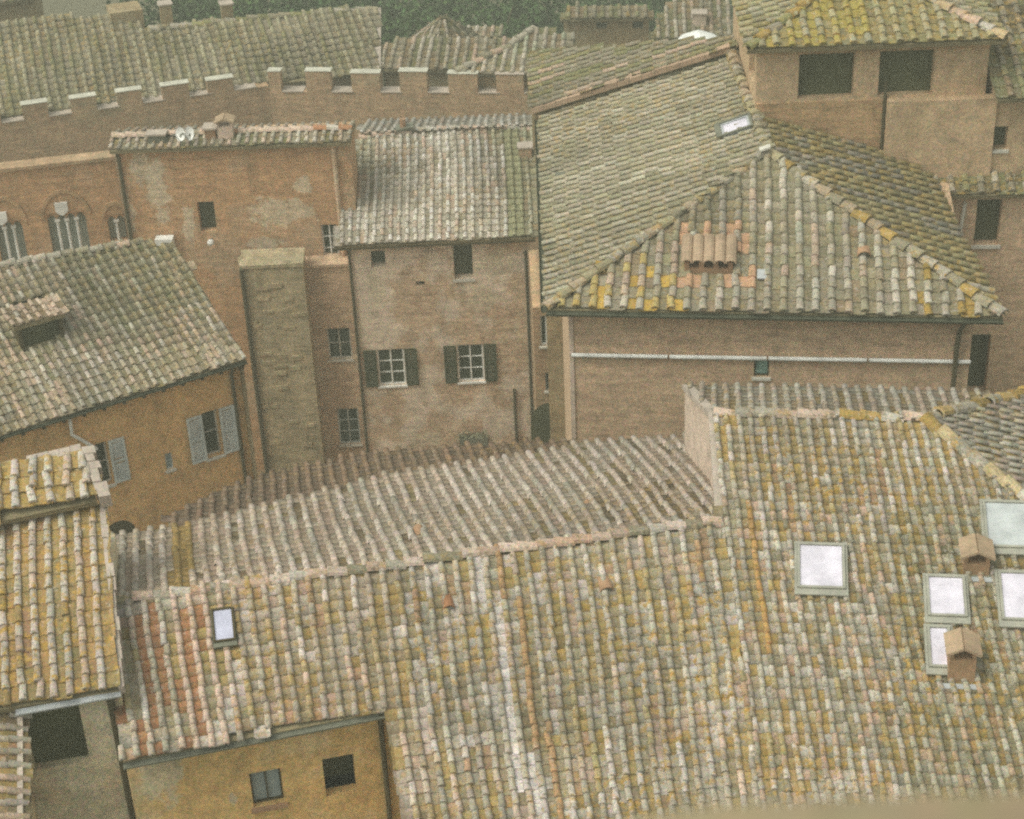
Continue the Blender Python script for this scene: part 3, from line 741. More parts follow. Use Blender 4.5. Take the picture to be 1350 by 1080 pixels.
i0, i1 = inset(hl, FH, 0.32), inset(h1, FH, 0.32) - FH.e * 0.12
fhh = Facade(i0, i1)
wA = fhh.rect(270, 541, 290, 603); wA = (wA[0] - 0.02, wA[1] + 0.02, wA[2], wA[3]); wB = fhh.rect(124, 583, 146, 642)
wC = fhh.rect(218, 597, 228, 619)
bkH = V3(FH.u[0], FH.u[1], 0); bkH /= np.linalg.norm(bkH)
wall_body(hh, [i0, i1, i1 + bkH * 4, i0 + bkH * 4], -4, ZH - 0.08, W_ORANGE, {0: [wA, wB, wC]})
dropwall(hh, [h1 - FH.e * 0.12 - V3(0, 0, 0.14), ridge_h[0] - FH.e * 0.12 - V3(0, 0, 0.14)], -4, W_FAR)
window(hh, fhh, wA, frame=M_STONE, pane=M_GLASS, nx=1, ny=2, shutter=True, sm=M_GREYSHUT, shut_w=0.46, sill=M_STONE, depth=0.2, fw=0.045)
window(hh, fhh, wB, frame=M_STONE, pane=M_GLASS, nx=1, ny=2, shutter=True, sm=M_GREYSHUT, shut_w=0.46, sill=M_STONE, depth=0.2, fw=0.045)
window(hh, fhh, wC, frame=M_GREYSHUT, pane=M_BLIND, nx=1, ny=2, sill=M_STONE, depth=0.06, fw=0.03)
mb = MB()   # timber rafter ends under the eave
for u in np.arange(0.3, fhh.L - 0.1, 0.55): mb.box(fhh.pt(u, ZH - 0.13, -0.02), fhh.e * 0.09, fhh.n * 0.32 + V3(0, 0, -0.08), V3(0, 0, 0.07))
mb.build('rafter_end', M_WOOD, hh)['kind'] = 'stuff'
for px_ in ((304, 492), (318, 486)):
    u = fhh.uv(*px_)[0]; pipe(hh, [fhh.pt(u, ZH - 0.12, 0.25), fhh.pt(u, ZH - 0.45, 0.06), fhh.pt(u, 6, 0.06)], 0.045)
gutter(hh, hl - FH.u * 0.06, h1 - FH.u * 0.06, 0.06)
# arched doorway low on the wall
ua, va = fhh.uv(157, 700); mb = MB(); A = np.linspace(0, math.pi, 13)
mb.poly([fhh.pt(ua + 0.45 * math.cos(t), va - 0.1 + 0.42 * math.sin(t), 0.012) for t in A] + [fhh.pt(ua - 0.45, va - 2.2, 0.012), fhh.pt(ua + 0.45, va - 2.2, 0.012)])
mb.build('arched_door', M_WOOD, hh)
# hatch dormer in the roof
s_, t_ = FH.st(FH.px(47, 436)); mb = MB(); hw = 0.56
P0 = FH.pt(s_, t_ - 0.62)
def lw(a, z, b): return P0 + FH.e * a + V3(0, 0, z) + bkH * b
for sg in (-1, 1): mb.box(lw(sg * hw - 0.05, -0.25, 0), FH.e * 0.1, bkH * 1.2, V3(0, 0, 1.02))
mb.build('dormer', M_WOOD, hh)
dm = bpy.data.objects['dormer']; mb = MB(); mb.box(lw(-hw + 0.06, -0.25, 0.16), FH.e * (2 * hw - 0.12), bkH * 0.05, V3(0, 0, 1.0)); mb.build('opening', M_VOID, dm)
mb = MB(); mb.box(lw(-hw + 0.05, -0.2, 0.0), FH.e * (2 * hw - 0.1), bkH * 0.08, V3(0, 0, 0.2)); mb.build('sill', M_GREY, dm)
FDm = Face(lw(-hw - 0.15, 0.80, -0.04), FH.e, lw(-hw - 0.15, 0.80 + 0.16, 1.5))
mb = MB()
roof_face(hh, mb, FDm, [FDm.o, FDm.pt(2 * hw + 0.3, 0), FDm.pt(2 * hw + 0.3, 0.95), FDm.pt(0, 0.95)], 0.25, 0.31, [(PK2, 4), (PK1, 3), (G2, 2)], [(BR1, 3), (PK2, 2)], 0.3, 33, 0.01, 0.4)
rd = mb.build('dormer_roof', M_DECK, hh); finish_tiles(hh, rd, 40)
pipe(hh, [fhh.pt(*fhh.uv(92, 552, 0.2), 0.2), fhh.pt(*fhh.uv(95, 573, 0.12), 0.12), fhh.pt(*fhh.uv(128, 592, 0.1), 0.1)], 0.05, M_WHITE, 'flue_pipe')

# ================================================================== middle brick house with green shutters
ZD = 14.2
d0, d1 = atz(440, 325, ZD), atz(706, 313, ZD); FD = Face(d0, d1 - d0, deg=18)
dh = thing('house', 'tall pale brick house with two white windows between dark green shutters', 'house', (-2, 57, -4))
mb = MB()
covD = [(lin(206, 202, 198), 5), (lin(196, 188, 178), 4), (PK1, 2), (G2, 1)]; panD = [(G1, 4), (G2, 4), (G3, 1), (PK2, 1.2)]
def reg_d(P, col, li, kind, rg):
    s, t = FD.st(P)
    if s > 5.75 and s < 6.3: return np.array(lin(140, 138, 108)) * rg.uniform(0.8, 1.2), 0.1
    if s > 6.3 or (s > 5.2 and t > 4.3): return col * np.array([0.72, 0.74, 0.6]), 0.3
    if s < 1.3 and t > 3.2: return col * np.array([0.82, 0.86, 0.78]), li
    return None
pD = [FD.px(*q) for q in ((706, 313), (703, 171), (560, 172), (473, 184))]
roof_face(dh, mb, FD, [d0] + pD, 0.27, 0.30, covD, panD, 0.25, 41, 0.05, 0.35, regions=[reg_d])
FDb = Face(pD[2], FD.e, deg=18, side=-1)
roof_face(dh, mb, FDb, [pD[3], pD[1], pD[1] + V3(0, 4, -1.3), pD[3] + V3(0, 4, -1.3)], 0.27, 0.33, covD, panD, 0.25, 42, 0.03, 0.35)
roof_d = mb.build('roof', M_DECK, dh)
ridge_tiles(dh, roof_d, [pD[3], pD[2], pD[1]], 0.14, 0.42, [G1, PK1, G2], 43, 0.3)
finish_tiles(dh, roof_d)
c0, c1 = inset(d0, FD, 0.35) + FD.e * 0.42, inset(d1, FD, 0.35) - FD.e * 0.28
fd = Facade(c0, c1)
r1, r2 = fd.rect(498, 460, 534, 508), fd.rect(603, 454, 638, 503)
t1, t2, t3 = fd.rect(489, 331, 508, 352), fd.rect(598, 322, 623, 368), fd.rect(548, 371, 560, 377)
for_top = ZD - 0.2
t1 = (*t1[:3], min(t1[3], for_top), 0.5); t2 = (*t2[:3], min(t2[3], for_top), 0.5); t3 = (*t3, 0.5)
W_DWALL = wall_material('patched_pale_brick_front', lin(218, 190, 160), lin(168, 136, 106), lin(226, 208, 190), 0.75, 0.7, True, 0.55, pth=0.47,
    spots=[(fd.pt(*fd.uv(x, y)), a, b) for (x, y, a, b) in ((497, 385, 0.4, 0.9), (640, 395, 0.8, 0.5), (562, 580, 0.7, 0.4), (468, 430, 0.3, 1.0), (655, 345, 0.7, 0.6))])
wall_body(dh, [c0, c1, c1 + V3(0, 8.5, 0), c0 + V3(0, 8.5, 0)], -4, ZD - 0.1, W_DWALL, {0: [r1, r2, t1, t2, t3]})
for r in (r1, r2): window(dh, fd, r, frame=M_WHITE, nx=2, ny=3, shutter=True, sm=M_GSHUT, shut_w=0.44, sill=M_WHITE, depth=0.09, fw=0.06)
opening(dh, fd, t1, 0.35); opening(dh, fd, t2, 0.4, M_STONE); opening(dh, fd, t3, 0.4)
mb = MB(); mb.box(d0 - V3(0, 0, 0.17) + V3(0, 0.02, 0), d1 - d0, V3(0, 0.34, 0.1), V3(0, 0, 0.05)); mb.build('eave_board', M_WOOD, dh)
# grey flower trough on its brackets, low on the wall
tr_ = fd.rect(606, 570, 643, 586); tg = thing('flower_trough', 'grey flower trough low on the pale brick wall', 'planter', fd.pt((tr_[0] + tr_[1]) / 2, tr_[2]))
mb = MB(); fbox(mb, fd, tr_[0], tr_[1], tr_[2], tr_[3] - 0.1, 0.03, 0.28); mb.build('trough', M_GREY, tg)
mb = MB()
for k in range(90):
    p = fd.pt(random.uniform(tr_[0], tr_[1]), tr_[3] - 0.1 + abs(random.gauss(0, 0.09)), random.uniform(0.03, 0.28)); a = V3(*rng.normal(0, 0.035, 3)); b = V3(*rng.normal(0, 0.035, 3)); mb.poly([p - a, p + b, p + a, p - b])
mb.build('leaves', plain('trough_leaves', lin(138, 136, 110), 0.8, 0.4), tg)['kind'] = 'stuff'
for (x0, y0, x1, y1), rr in (((678, 512, 686, 598), 0.05), ((697, 330, 704, 598), 0.045)):
    ua, va = fd.uv(x0, y0); ub, _ = fd.uv(x1, y1); ua = min(ua, fd.L - 0.06)
    pipe(dh, [fd.pt(ua, va, 0.06), fd.pt(ua, 3, 0.06)], rr)
pipe(dh, [fd.pt(0.03, ZD - 0.15, 0.06), fd.pt(0.03, 3, 0.06)], 0.05)
chimney(dh, FD.px(693, 212), FD.e, 0.42, 0.4, 0.45, cap='slab', m=W_DBRICK)
pv = FD.px(534, 180); mb = MB(); mb.box(pv - V3(0.25, 0.05, 0.2), V3(0.5, 0, 0), V3(0, 0.35, 0), V3(0, 0, 0.42)); ch = mb.build('chimney', M_MORTAR, dh)
mb = MB(); mb.box(pv + V3(-0.3, -0.1, 0.24), V3(0.6, 0, 0.08), V3(0, 0.45, 0), V3(0, 0, 0.06)); mb.build('cap', M_GREY, ch)
mb = MB(); mb.tube([pv + V3(-0.05, 0.1, 0.3), pv + V3(-0.05, 0.1, 0.62)], 0.11, 10); mb.build('flue', M_BRICKT, ch)

# ================================================================== narrow strip house left of it, grey stone block, orange house behind
yS = 57.0
s0, s1 = aty(398, 420, yS), aty(478, 470, yS); s1 = V3(c0[0] + 0.05, yS, 0)
fs = Facade(s0, s1)
zS = aty(415, 352, yS)[2]
sh_ = thing('house', 'narrow brown brick strip of house between grey stone block and pale house', 'house', (-6, yS, -4))
g1, g2 = fs.rect(432, 433, 463, 474), fs.rect(446, 539, 474, 586)
g1 = (g1[0], min(g1[1], fs.L - 0.08), g1[2], g1[3]); g2 = (g2[0], min(g2[1], fs.L - 0.08), g2[2], g2[3])
wall_body(sh_, [s0, s1, s1 + V3(0, 0.8, 0), s0 + V3(0, 0.8, 0)], -4, zS, W_DBRICK, {0: [g1, g2]})
window(sh_, fs, g1, nx=2, ny=2, frame=M_STONE, depth=0.12, fw=0.05); window(sh_, fs, g2, nx=2, ny=3, frame=M_GREYSHUT, depth=0.12, fw=0.05)
mb = MB(); mb.box(V3(s0[0] - 0.03, yS - 0.08, zS), V3(fs.L + 0.03, 0, 0), V3(0, 0.8, 0.15), V3(0, 0, 0.1)); mb.build('coping', W_DBRICK, sh_)
pipe(sh_, [fs.pt(0.02, zS, 0.06), fs.pt(0.02, 3, 0.06)], 0.055)
yI = 56.2
k0, k1 = aty(336, 500, yI), aty(413, 480, yI); zI = aty(370, 352, yI)[2]
ih = thing('house', 'windowless grey rubble stone block between two downpipes', 'house', (-8, yI, -4))
wall_body(ih, [k0, k1, k1 + V3(0, 0.9, 0), k0 + V3(-0.2, 0.9, 0)], -4, zI, W_STONE)
mb = MB()
zz = zI
for k in range(24):   # projecting courses of rubble
    u = random.uniform(0, np.linalg.norm((k1 - k0)[:2]) - 0.5); v = zI - random.uniform(0.3, 7.5); w = random.uniform(0.3, 0.5)
    mb.box(V3(k0[0] + u, yI - random.uniform(0.02, 0.05), v), V3(w, 0, 0), V3(0, 0.1, 0), V3(0, 0, random.uniform(0.1, 0.17)))
st_o = mb.build('rubble_stone', W_STONE, ih); st_o['kind'] = 'stuff'
mb = MB(); mb.box(V3(k0[0] - 0.04, yI - 0.05, zI + 0.002), V3(k1[0] - k0[0] + 0.08, 0, 0), V3(0, 0.9, 0.15), V3(0, 0, 0.12)); mb.build('coping', W_STONE, ih)
pipe(ih, [V3(k0[0] + 0.02, yI - 0.08, zI), V3(k0[0] + 0.02, yI - 0.08, 2)], 0.07); 

ZJ = 17.3
j0, j1 = atz(150, 199, ZJ), atz(440, 189, ZJ); fj = Facade(j0 + V3(0, 0.25, 0), j1 + V3(0.5, 0.25, 0))
jh = thing('house', 'orange brick house with one dark window and pale plaster scars', 'house', (-10, 63, -4))
jw, jw2 = fj.rect(262, 266, 284, 305), fj.rect(425, 296, 446, 345)
jw2 = (jw2[0], min(jw2[1], fj.L - 0.1), *jw2[2:])
W_JWALL = wall_material('orange_brick_scarred', lin(200, 154, 108), lin(174, 134, 96), lin(196, 176, 150), 0.4, 0.33, True, 0.5,
    spots=[(fj.pt(*fj.uv(x, y)), a, b) for (x, y, a, b) in ((375, 278, 1.3, 0.7), (205, 250, 0.5, 1.3), (185, 225, 0.5, 0.9), (398, 245, 0.4, 0.4), (250, 300, 0.3, 0.9), (350, 320, 0.8, 0.35), (165, 280, 0.35, 1.2))])
wall_body(jh, [fj.a, fj.a + fj.e * fj.L, fj.a + fj.e * fj.L - fj.n * 1.6, fj.a - fj.n * 1.6], -4, ZJ - 0.06, W_JWALL, {0: [(*jw, 0.5), jw2]})
opening(jh, fj, jw, 0.3); window(jh, fj, jw2, nx=2, ny=3, frame=M_WHITE, depth=0.12)
FJ = Face(j0 - fj.e * 0.15, fj.e, deg=11)
mb = MB(); roof_face(jh, mb, FJ, [FJ.o, FJ.pt(fj.L + 0.2, 0), FJ.pt(fj.L + 0.2, 0.75), FJ.pt(0, 0.75)], 0.28, 0.33, [(G2, 3), (PK1, 2), (G1, 2)], [(G3, 3), (MS1, 2), (BR1, 2)], 0.4, 51, 0.03, 0.5)
FJb = Face(FJ.pt(0, 0.75), fj.e, deg=15, side=-1)
roof_face(jh, mb, FJb, [FJb.o, FJb.pt(fj.L + 0.2, 0), FJb.pt(fj.L + 0.2, -1.3), FJb.pt(0, -1.3)], 0.28, 0.33, [(G2, 3), (PK1, 2)], [(G3, 3), (BR1, 2)], 0.4, 52, 0.03, 0.5)
rj = mb.build('roof', M_DECK, jh); ridge_tiles(jh, rj, [FJ.pt(0, 0.75), FJ.pt(fj.L + 0.2, 0.75)], 0.15, 0.42, [PK1, lin(206, 182, 164), G1, TC1], 53, 0.3)
finish_tiles(jh, rj, 200)
u, v = fj.uv(152, 215); pipe(jh, [fj.pt(0.05, ZJ - 0.05, 0.2), fj.pt(0.07, ZJ - 0.3, 0.07), fj.pt(0.07, 4, 0.07)], 0.06)
u = fj.uv(445, 250)[0]; pipe(jh, [fj.pt(u, ZJ - 0.1, 0.07), fj.pt(u, 4, 0.07)], 0.08, W_DBRICK, 'flue_pipe')
def roof_pt(f, x, y): return f.px(x, y)
b = FJ.px(298, 186); c = chimney(jh, b, fj.e, 0.5, 0.4, 0.5, cap='gable', m=W_GABLE); 
b2 = FJ.px(278, 186); chimney(jh, b2, fj.e, 0.35, 0.4, 0.4, cap='slab', m=M_BRICKT)
chimney(jh, FJ.px(207, 190), fj.e, 0.55, 0.3, 0.3, zdrop=0.1, cap='slab', m=M_GREY)
def dish(P, r, label, facing):
    t = thing('satellite_dish', label, 'satellite dish', P, 'satellite dishes on the orange house')
    d = np.array(facing, float); d /= np.linalg.norm(d); x = np.cross(d, V3(0, 0, 1)); x /= np.linalg.norm(x); y = np.cross(x, d)
    c = P + V3(0, 0, 0.45); mb = MB(); rings = [[c - d * 0.08 * (1 - (q / 3) ** 2) + r * q / 3 * (x * math.cos(a) + y * 1.15 * math.sin(a)) for a in np.arange(16) * math.pi / 8] for q in (1, 2, 3)]
    mb.poly(rings[0])
    for A, B in zip(rings, rings[1:]):
        for i in range(16): mb.poly([A[i], A[(i + 1) % 16], B[(i + 1) % 16], B[i]])
    mb.build('reflector', M_WHITE, t)
    mb = MB(); mb.tube([P - V3(0, 0, 0.1), P + V3(0, 0.05, 0.42), c - d * 0.1], 0.025, 6); mb.build('mast', M_GREY, t)
    mb = MB(); mb.tube([c - y * r, c + d * 0.3], 0.012, 5); mb.box(c + d * 0.28 - x * 0.03 - y * 0.03, x * 0.06, y * 0.06, d * 0.08); mb.build('arm', M_GREY, t)
dish(FJ.px(240, 194), 0.2, 'white satellite dish nearer the grey chimney box on orange house', (-0.5, -0.8, 0.3))
dish(FJ.px(252, 193), 0.2, 'white satellite dish nearer the pale gabled chimney on orange house', (-0.55, -0.75, 0.3))
ac = thing('air_conditioner', 'white air conditioner box at the foot of the orange wall', 'air conditioner', fj.pt(*fj.uv(219, 330), 0.05))
ar = fj.rect(208, 309, 231, 330); mb = MB(); fbox(mb, fj, ar[0], ar[1], ar[2], ar[3], 0.06, 0.42); mb.build('casing', M_WHITE, ac)
mb = MB(); mb.tube([fj.pt((ar[0] + ar[1]) / 2 + 0.06, (ar[2] + ar[3]) / 2, 0.42), fj.pt((ar[0] + ar[1]) / 2 + 0.06, (ar[2] + ar[3]) / 2, 0.435)], 0.2, 16); mb.build('fan_grille', M_GREY, ac)
lp = thing('wall_lamp', 'small white globe lamp below the dark window of the orange wall', 'lamp', fj.pt(*fj.uv(279, 316), 0.05))
u, v = fj.uv(279, 316); mb = MB()
for k in range(4):
    a0, a1 = -math.pi / 2 + k * math.pi / 4, -math.pi / 2 + (k + 1) * math.pi / 4
    for j in range(10):
        b0, b1 = j * math.pi / 5, (j + 1) * math.pi / 5; S = lambda a, b: fj.pt(u, v, 0.22) + 0.12 * V3(math.cos(a) * math.cos(b), math.cos(a) * math.sin(b), math.sin(a))
        mb.poly([S(a0, b0), S(a0, b1), S(a1, b1), S(a1, b0)])
mb.build('globe', M_WHITE, lp); mb = MB(); mb.tube([fj.pt(u, v + 0.05, 0), fj.pt(u, v, 0.14)], 0.03, 6); mb.build('bracket', M_GREY, lp)

# orange wall with pointed windows
ZK = 15.0
q0, q1 = atz(-200, 245, ZK), atz(150, 206, ZK); fk = Facade(q0, q1)
kh = thing('palace', 'orange brick palace wall with pointed three-light windows and white crests', 'palace', (-16, 62, -4))
def trifora(x0, y0, x1, y1, n, crest=None):
    r = fk.rect(x0, y0, x1, y1); return (*r, 0.34), n, crest
TR = [trifora(-2, 291, 34, 356, 3, (1, 287)), trifora(66, 280, 117, 342, 4, (81, 274)), trifora(143, 283, 166, 318, 2, None)]
wall_body(kh, [q0, q1, q1 - fk.n * 0.5, q0 - fk.n * 0.5], -4, ZK - 0.1, W_JORANGE, {0: [t[0] for t in TR]})
mb = MB(); fbox(mb, fk, -0.05, fk.L + 0.05, ZK - 0.095, ZK + 0.03, -0.5, 0.12); mb.build('coping', W_PBRICK, kh)
for r, n, crest in TR:
    u0, u1, v0, v1 = r[:4]; w = (u1 - u0) / n; mb = MB()
    hd = w * 0.95
    for i in range(n):     # pierced brick above each pointed light
        for k in range(8):
            a, b2_ = i * w + w * k / 8, i * w + w * (k + 1) / 8
            def arch(x): x = (x - i * w) / w; return math.sqrt(max(0, 1 - (1 - min(x, 1 - x)) ** 2)) / 0.866
            ya, yb = v1 - hd + (hd - 0.06) * arch(a), v1 - hd + (hd - 0.06) * arch(b2_)
            mb.poly([fk.pt(u0 + a, ya, -0.06), fk.pt(u0 + b2_, yb, -0.06), fk.pt(u0 + b2_, v1, -0.06), fk.pt(u0 + a, v1, -0.06)])
            mb.poly([fk.pt(u0 + a, ya, -0.06), fk.pt(u0 + b2_, yb, -0.06), fk.pt(u0 + b2_, yb, -0.2), fk.pt(u0 + a, ya, -0.2)])
    wn = mb.build('window', W_JORANGE, kh)
    for i in range(1, n):
        mb = MB(); mb.tube([fk.pt(u0 + i * w, v0, -0.1), fk.pt(u0 + i * w, v1 - hd + 0.05, -0.1)], 0.055, 8); mb.box(fk.pt(u0 + i * w - 0.09, v1 - hd - 0.02, -0.19), fk.e * 0.18, fk.n * 0.16, V3(0, 0, 0.1)); mb.build('column', M_WHITE, wn)
    for i in range(n):
        mb = MB(); fbox(mb, fk, u0 + i * w + 0.004, u0 + (i + 1) * w - 0.004, v0 + 0.004, v1 - 0.004, -0.33, -0.3); mb.build('pane', plain('blue_grey_pane', lin(156, 166, 160), 0.3, 0.2), wn)
    mb = MB()   # moulded arch over the lights
    c = (u0 + u1) / 2; rr = (u1 - u0) / 2 + 0.1; A = np.linspace(0, math.pi, 13); hh_ = (v1 - v0) * 0.42
    for a, b2_ in zip(A, A[1:]):
        def ap(t, k, d): return fk.pt(c + (rr + k) * math.cos(t), v1 - hd * 0.4 + (hh_ + k) * math.sin(t) * (1 + 0.18 * math.sin(t)), d)
        mb.poly([ap(a, 0, 0.05), ap(b2_, 0, 0.05), ap(b2_, 0.12, 0.05), ap(a, 0.12, 0.05)]); mb.poly([ap(a, 0, 0.05), ap(b2_, 0, 0.05), ap(b2_, 0, -0.02), ap(a, 0, -0.02)]); mb.poly([ap(a, 0.12, 0.05), ap(b2_, 0.12, 0.05), ap(b2_, 0.12, -0.02), ap(a, 0.12, -0.02)])
    mb.build('arch_moulding', W_EBRICK, wn)
    if crest:
        u, v = fk.uv(*crest); mb = MB(); w2 = 0.22
        sh2 = [(-w2, w2), (w2, w2), (w2, -0.1), (w2 * 0.6, -w2 * 0.9), (0, -w2 * 1.25), (-w2 * 0.6, -w2 * 0.9), (-w2, -0.1)]
        mb.prism([fk.pt(u + a, v + b3, 0.0) for a, b3 in sh2], [fk.pt(u + a, v + b3, 0.09) for a, b3 in sh2]); mb.build('crest', M_WHITE, wn)
    mb = MB(); fbox(mb, fk, u0 - 0.1, u1 + 0.1, v0 - 0.1, v0 - 0.003, -0.1, 0.1); mb.build('sill', M_STONE, wn)

# ================================================================== alley house
yL = 52.0
l0, l1 = aty(702, 470, yL), aty(748, 470, yL); fl = Facade(l0 + V3(0.06, 0, 0), l1 + V3(0.2, 0, 0))
lh = thing('house', 'dim alley house with two windows above a dark archway', 'house', (1, 62, -4))
n1, n2 = fl.rect(712, 416, 728, 456), fl.rect(719, 491, 732, 515)
wall_body(lh, [fl.a, fl.a + fl.e * fl.L, fl.a + fl.e * fl.L + V3(0, 4, 0), fl.a + V3(0, 4, 0)], -4, 13.7, W_PBRICK, {0: [n1, n2]})
window(lh, fl, n1, nx=2, ny=1, frame=M_WHITE, depth=0.1); window(lh, fl, n2, nx=1, ny=1, frame=M_BLIND, depth=0.1)
ua, va = fl.uv(724, 530); mb = MB(); A = np.linspace(0, math.pi, 15)
mb.poly([fl.pt(ua + 0.62 * math.cos(t), va - 0.75 + 0.72 * math.sin(t), 0.012) for t in A] + [fl.pt(ua - 0.62, 0, 0.012), fl.pt(ua + 0.62, 0, 0.012)]); mb.build('archway', M_VOID, lh)  # flat dark sheet on the wall; the passage's shade is painted

# ================================================================== big hipped house on the right
ZC = 20.5
C0, C1, CB = atz(720, 408, ZC), atz(1323, 419, ZC), atz(708, 92, ZC)
FC = Face(C0, C1 - C0, deg=20)
CA = FC.px(1012, 203)
CR = atz(960, 60, CA[2] + 0.15)
FCL = Face(CB, C0 - CB, up_pt=(CA + CR) / 2)
CA = CA + V3(0, 0, 0)
cr1 = C1 + (CR - CA); FCR = Face(C1, CR - CA, up_pt=CA)
chs = thing('house', 'large hip-roofed house with mossy grey tiles and a white pipe along its wall', 'house', (6, 42, -4))
mb = MB()
covC = [(G1, 1.5), (G2, 5), (lin(152, 144, 120), 4), (PK2, 1), (lin(178, 174, 162), 0.8)]; panC = [(lin(142, 134, 104), 4), (lin(136, 126, 98), 3), (G3, 4), (lin(146, 126, 98), 1.5)]
def reg_c(P, col, li, kind, rg):
    s, t = FC.st(P)
    if s < 3.4 - t * 0.6 and t < 2.0 and rg.random() < 0.7 - 0.16 * s: return np.array(OC1 if kind == 'pan' else lin(178, 158, 104)) * rg.uniform(0.8, 1.15), 0.9
    if s > 8.4 and rg.random() < 0.3: return np.array(OC3) * rg.uniform(0.8, 1.1), 0.8
    if 3.0 < s < 4.9 and 0.6 < t < 2.6 and rg.random() < 0.4: return np.array(lin(192, 152, 122)) * rg.uniform(0.85, 1.1), 0.2
    return None
hole_c = [FC.st(np.array([FC.px(*q) for q in ((902, 332), (964, 334), (968, 366), (900, 366))]))]
roof_face(chs, mb, FC, [C0, C1, CA], 0.37, 0.36, covC, panC, 0.3, 61, 0.04, 0.3, holes=hole_c, regions=[reg_c])
roof_face(chs, mb, FCL, [CB + (CB - C0) * 0.02, C0, CA, CR], 0.30, 0.36, [(lin(162, 154, 134), 4), (lin(150, 144, 118), 4), (lin(172, 166, 148), 1.5)], [(lin(126, 118, 90), 4), (lin(130, 124, 94), 4)], 0.3, 62, 0.04, 0.45)
roof_face(chs, mb, FCR, [C1, CA, CR, cr1], 0.36, 0.36, [(lin(176, 162, 110), 4), (G2, 2), (lin(180, 158, 94), 3)], [(lin(164, 150, 94), 4), (lin(156, 142, 98), 3), (lin(176, 150, 84), 2)], 0.5, 63, 0.04, 0.45)
roof_c = mb.build('roof', M_DECK, chs)
rp = [G2, G3, lin(168, 150, 128), lin(160, 150, 120)]
ridge_tiles(chs, roof_c, [C0, CA], 0.15, 0.42, rp, 64, 0.6); ridge_tiles(chs, roof_c, [C1, CA], 0.17, 0.42, rp + [OC2], 65, 0.8); ridge_tiles(chs, roof_c, [CA, CR], 0.17, 0.42, rp, 66, 0.5)
finish_tiles(chs, roof_c)
dl = V3(FC.e[0], FC.e[1], 0); bkC = V3(-dl[1], dl[0], 0)
e_l = (CB - C0) / np.linalg.norm(CB - C0)
c0_ = C0 + dl * 0.55 + e_l * 0.4; c1_ = C1 - dl * 0.62 + bkC * 0.35; cbk = CB + dl * 0.5
fc = Facade(c0_, c1_)
tw = fc.rect(994, 475, 1014, 497)
wall_body(chs, [c0_, c1_, c1_ + bkC * 14, cbk], -4, ZC - 0.06, W_CPINK, {0: [tw]})
window(chs, fc, tw, nx=1, ny=1, frame=M_WOOD, pane=M_TEAL, sill=M_STONE, depth=0.1, fw=0.035)
gutter(chs, C0 - FC.u * 0.07 - V3(0, 0, 0.03), C1 - FC.u * 0.07 - V3(0, 0, 0.03), 0.085)
gutter(chs, CB - V3(0.06, 0, 0.03), C0 - V3(0.06, 0, 0.03), 0.07)
mb = MB(); fbox(mb, fc, 0.0, fc.L, ZC - 0.34, ZC - 0.065, 0.002, 0.14); fbox(mb, fc, 0.0, fc.L, ZC - 0.2, ZC - 0.067, 0.142, 0.24); mb.build('cornice', W_CPINK, chs)
ua, va = fc.uv(754, 466); ub, vb_ = fc.uv(1279, 475)
for k, (a, b) in enumerate(((0, .245), (.25, .495), (.5, .745), (.75, 1))):
    mb = MB(); mb.tube([fc.pt(ua + (ub - ua) * a, va + (vb_ - va) * a, 0.08), fc.pt(ua + (ub - ua) * b, va + (vb_ - va) * b, 0.08)], 0.052, 8); mb.build('white_pipe', M_WHITE, chs)
mb = MB()
for a in np.linspace(0.03, 0.97, 12): mb.box(fc.pt(ua + (ub - ua) * a - 0.02, va + (vb_ - va) * a - 0.07, 0.002), fc.e * 0.04, fc.n * 0.15, V3(0, 0, 0.02))
mb.build('pipe_bracket', M_GREY, chs)['kind'] = 'stuff'
ud = fc.uv(1262, 440)[0]; pipe(chs, [fc.pt(ud + 0.1, ZC - 0.12, 0.38), fc.pt(ud + 0.03, ZC - 0.5, 0.16), fc.pt(ud, ZC - 0.8, 0.15), fc.pt(ud, 8, 0.15)], 0.06)
mb = MB(); fbox(mb, fc, -0.015, 0.09, -4, ZC - 0.35, 0.002, 0.03); mb.build('corner_strip', W_GABLE, chs)
skylight(chs, FCL, ((975, 158), (996, 164), (968, 184), (946, 180)), M_SKYL, M_LEAD, None, up=0.12)
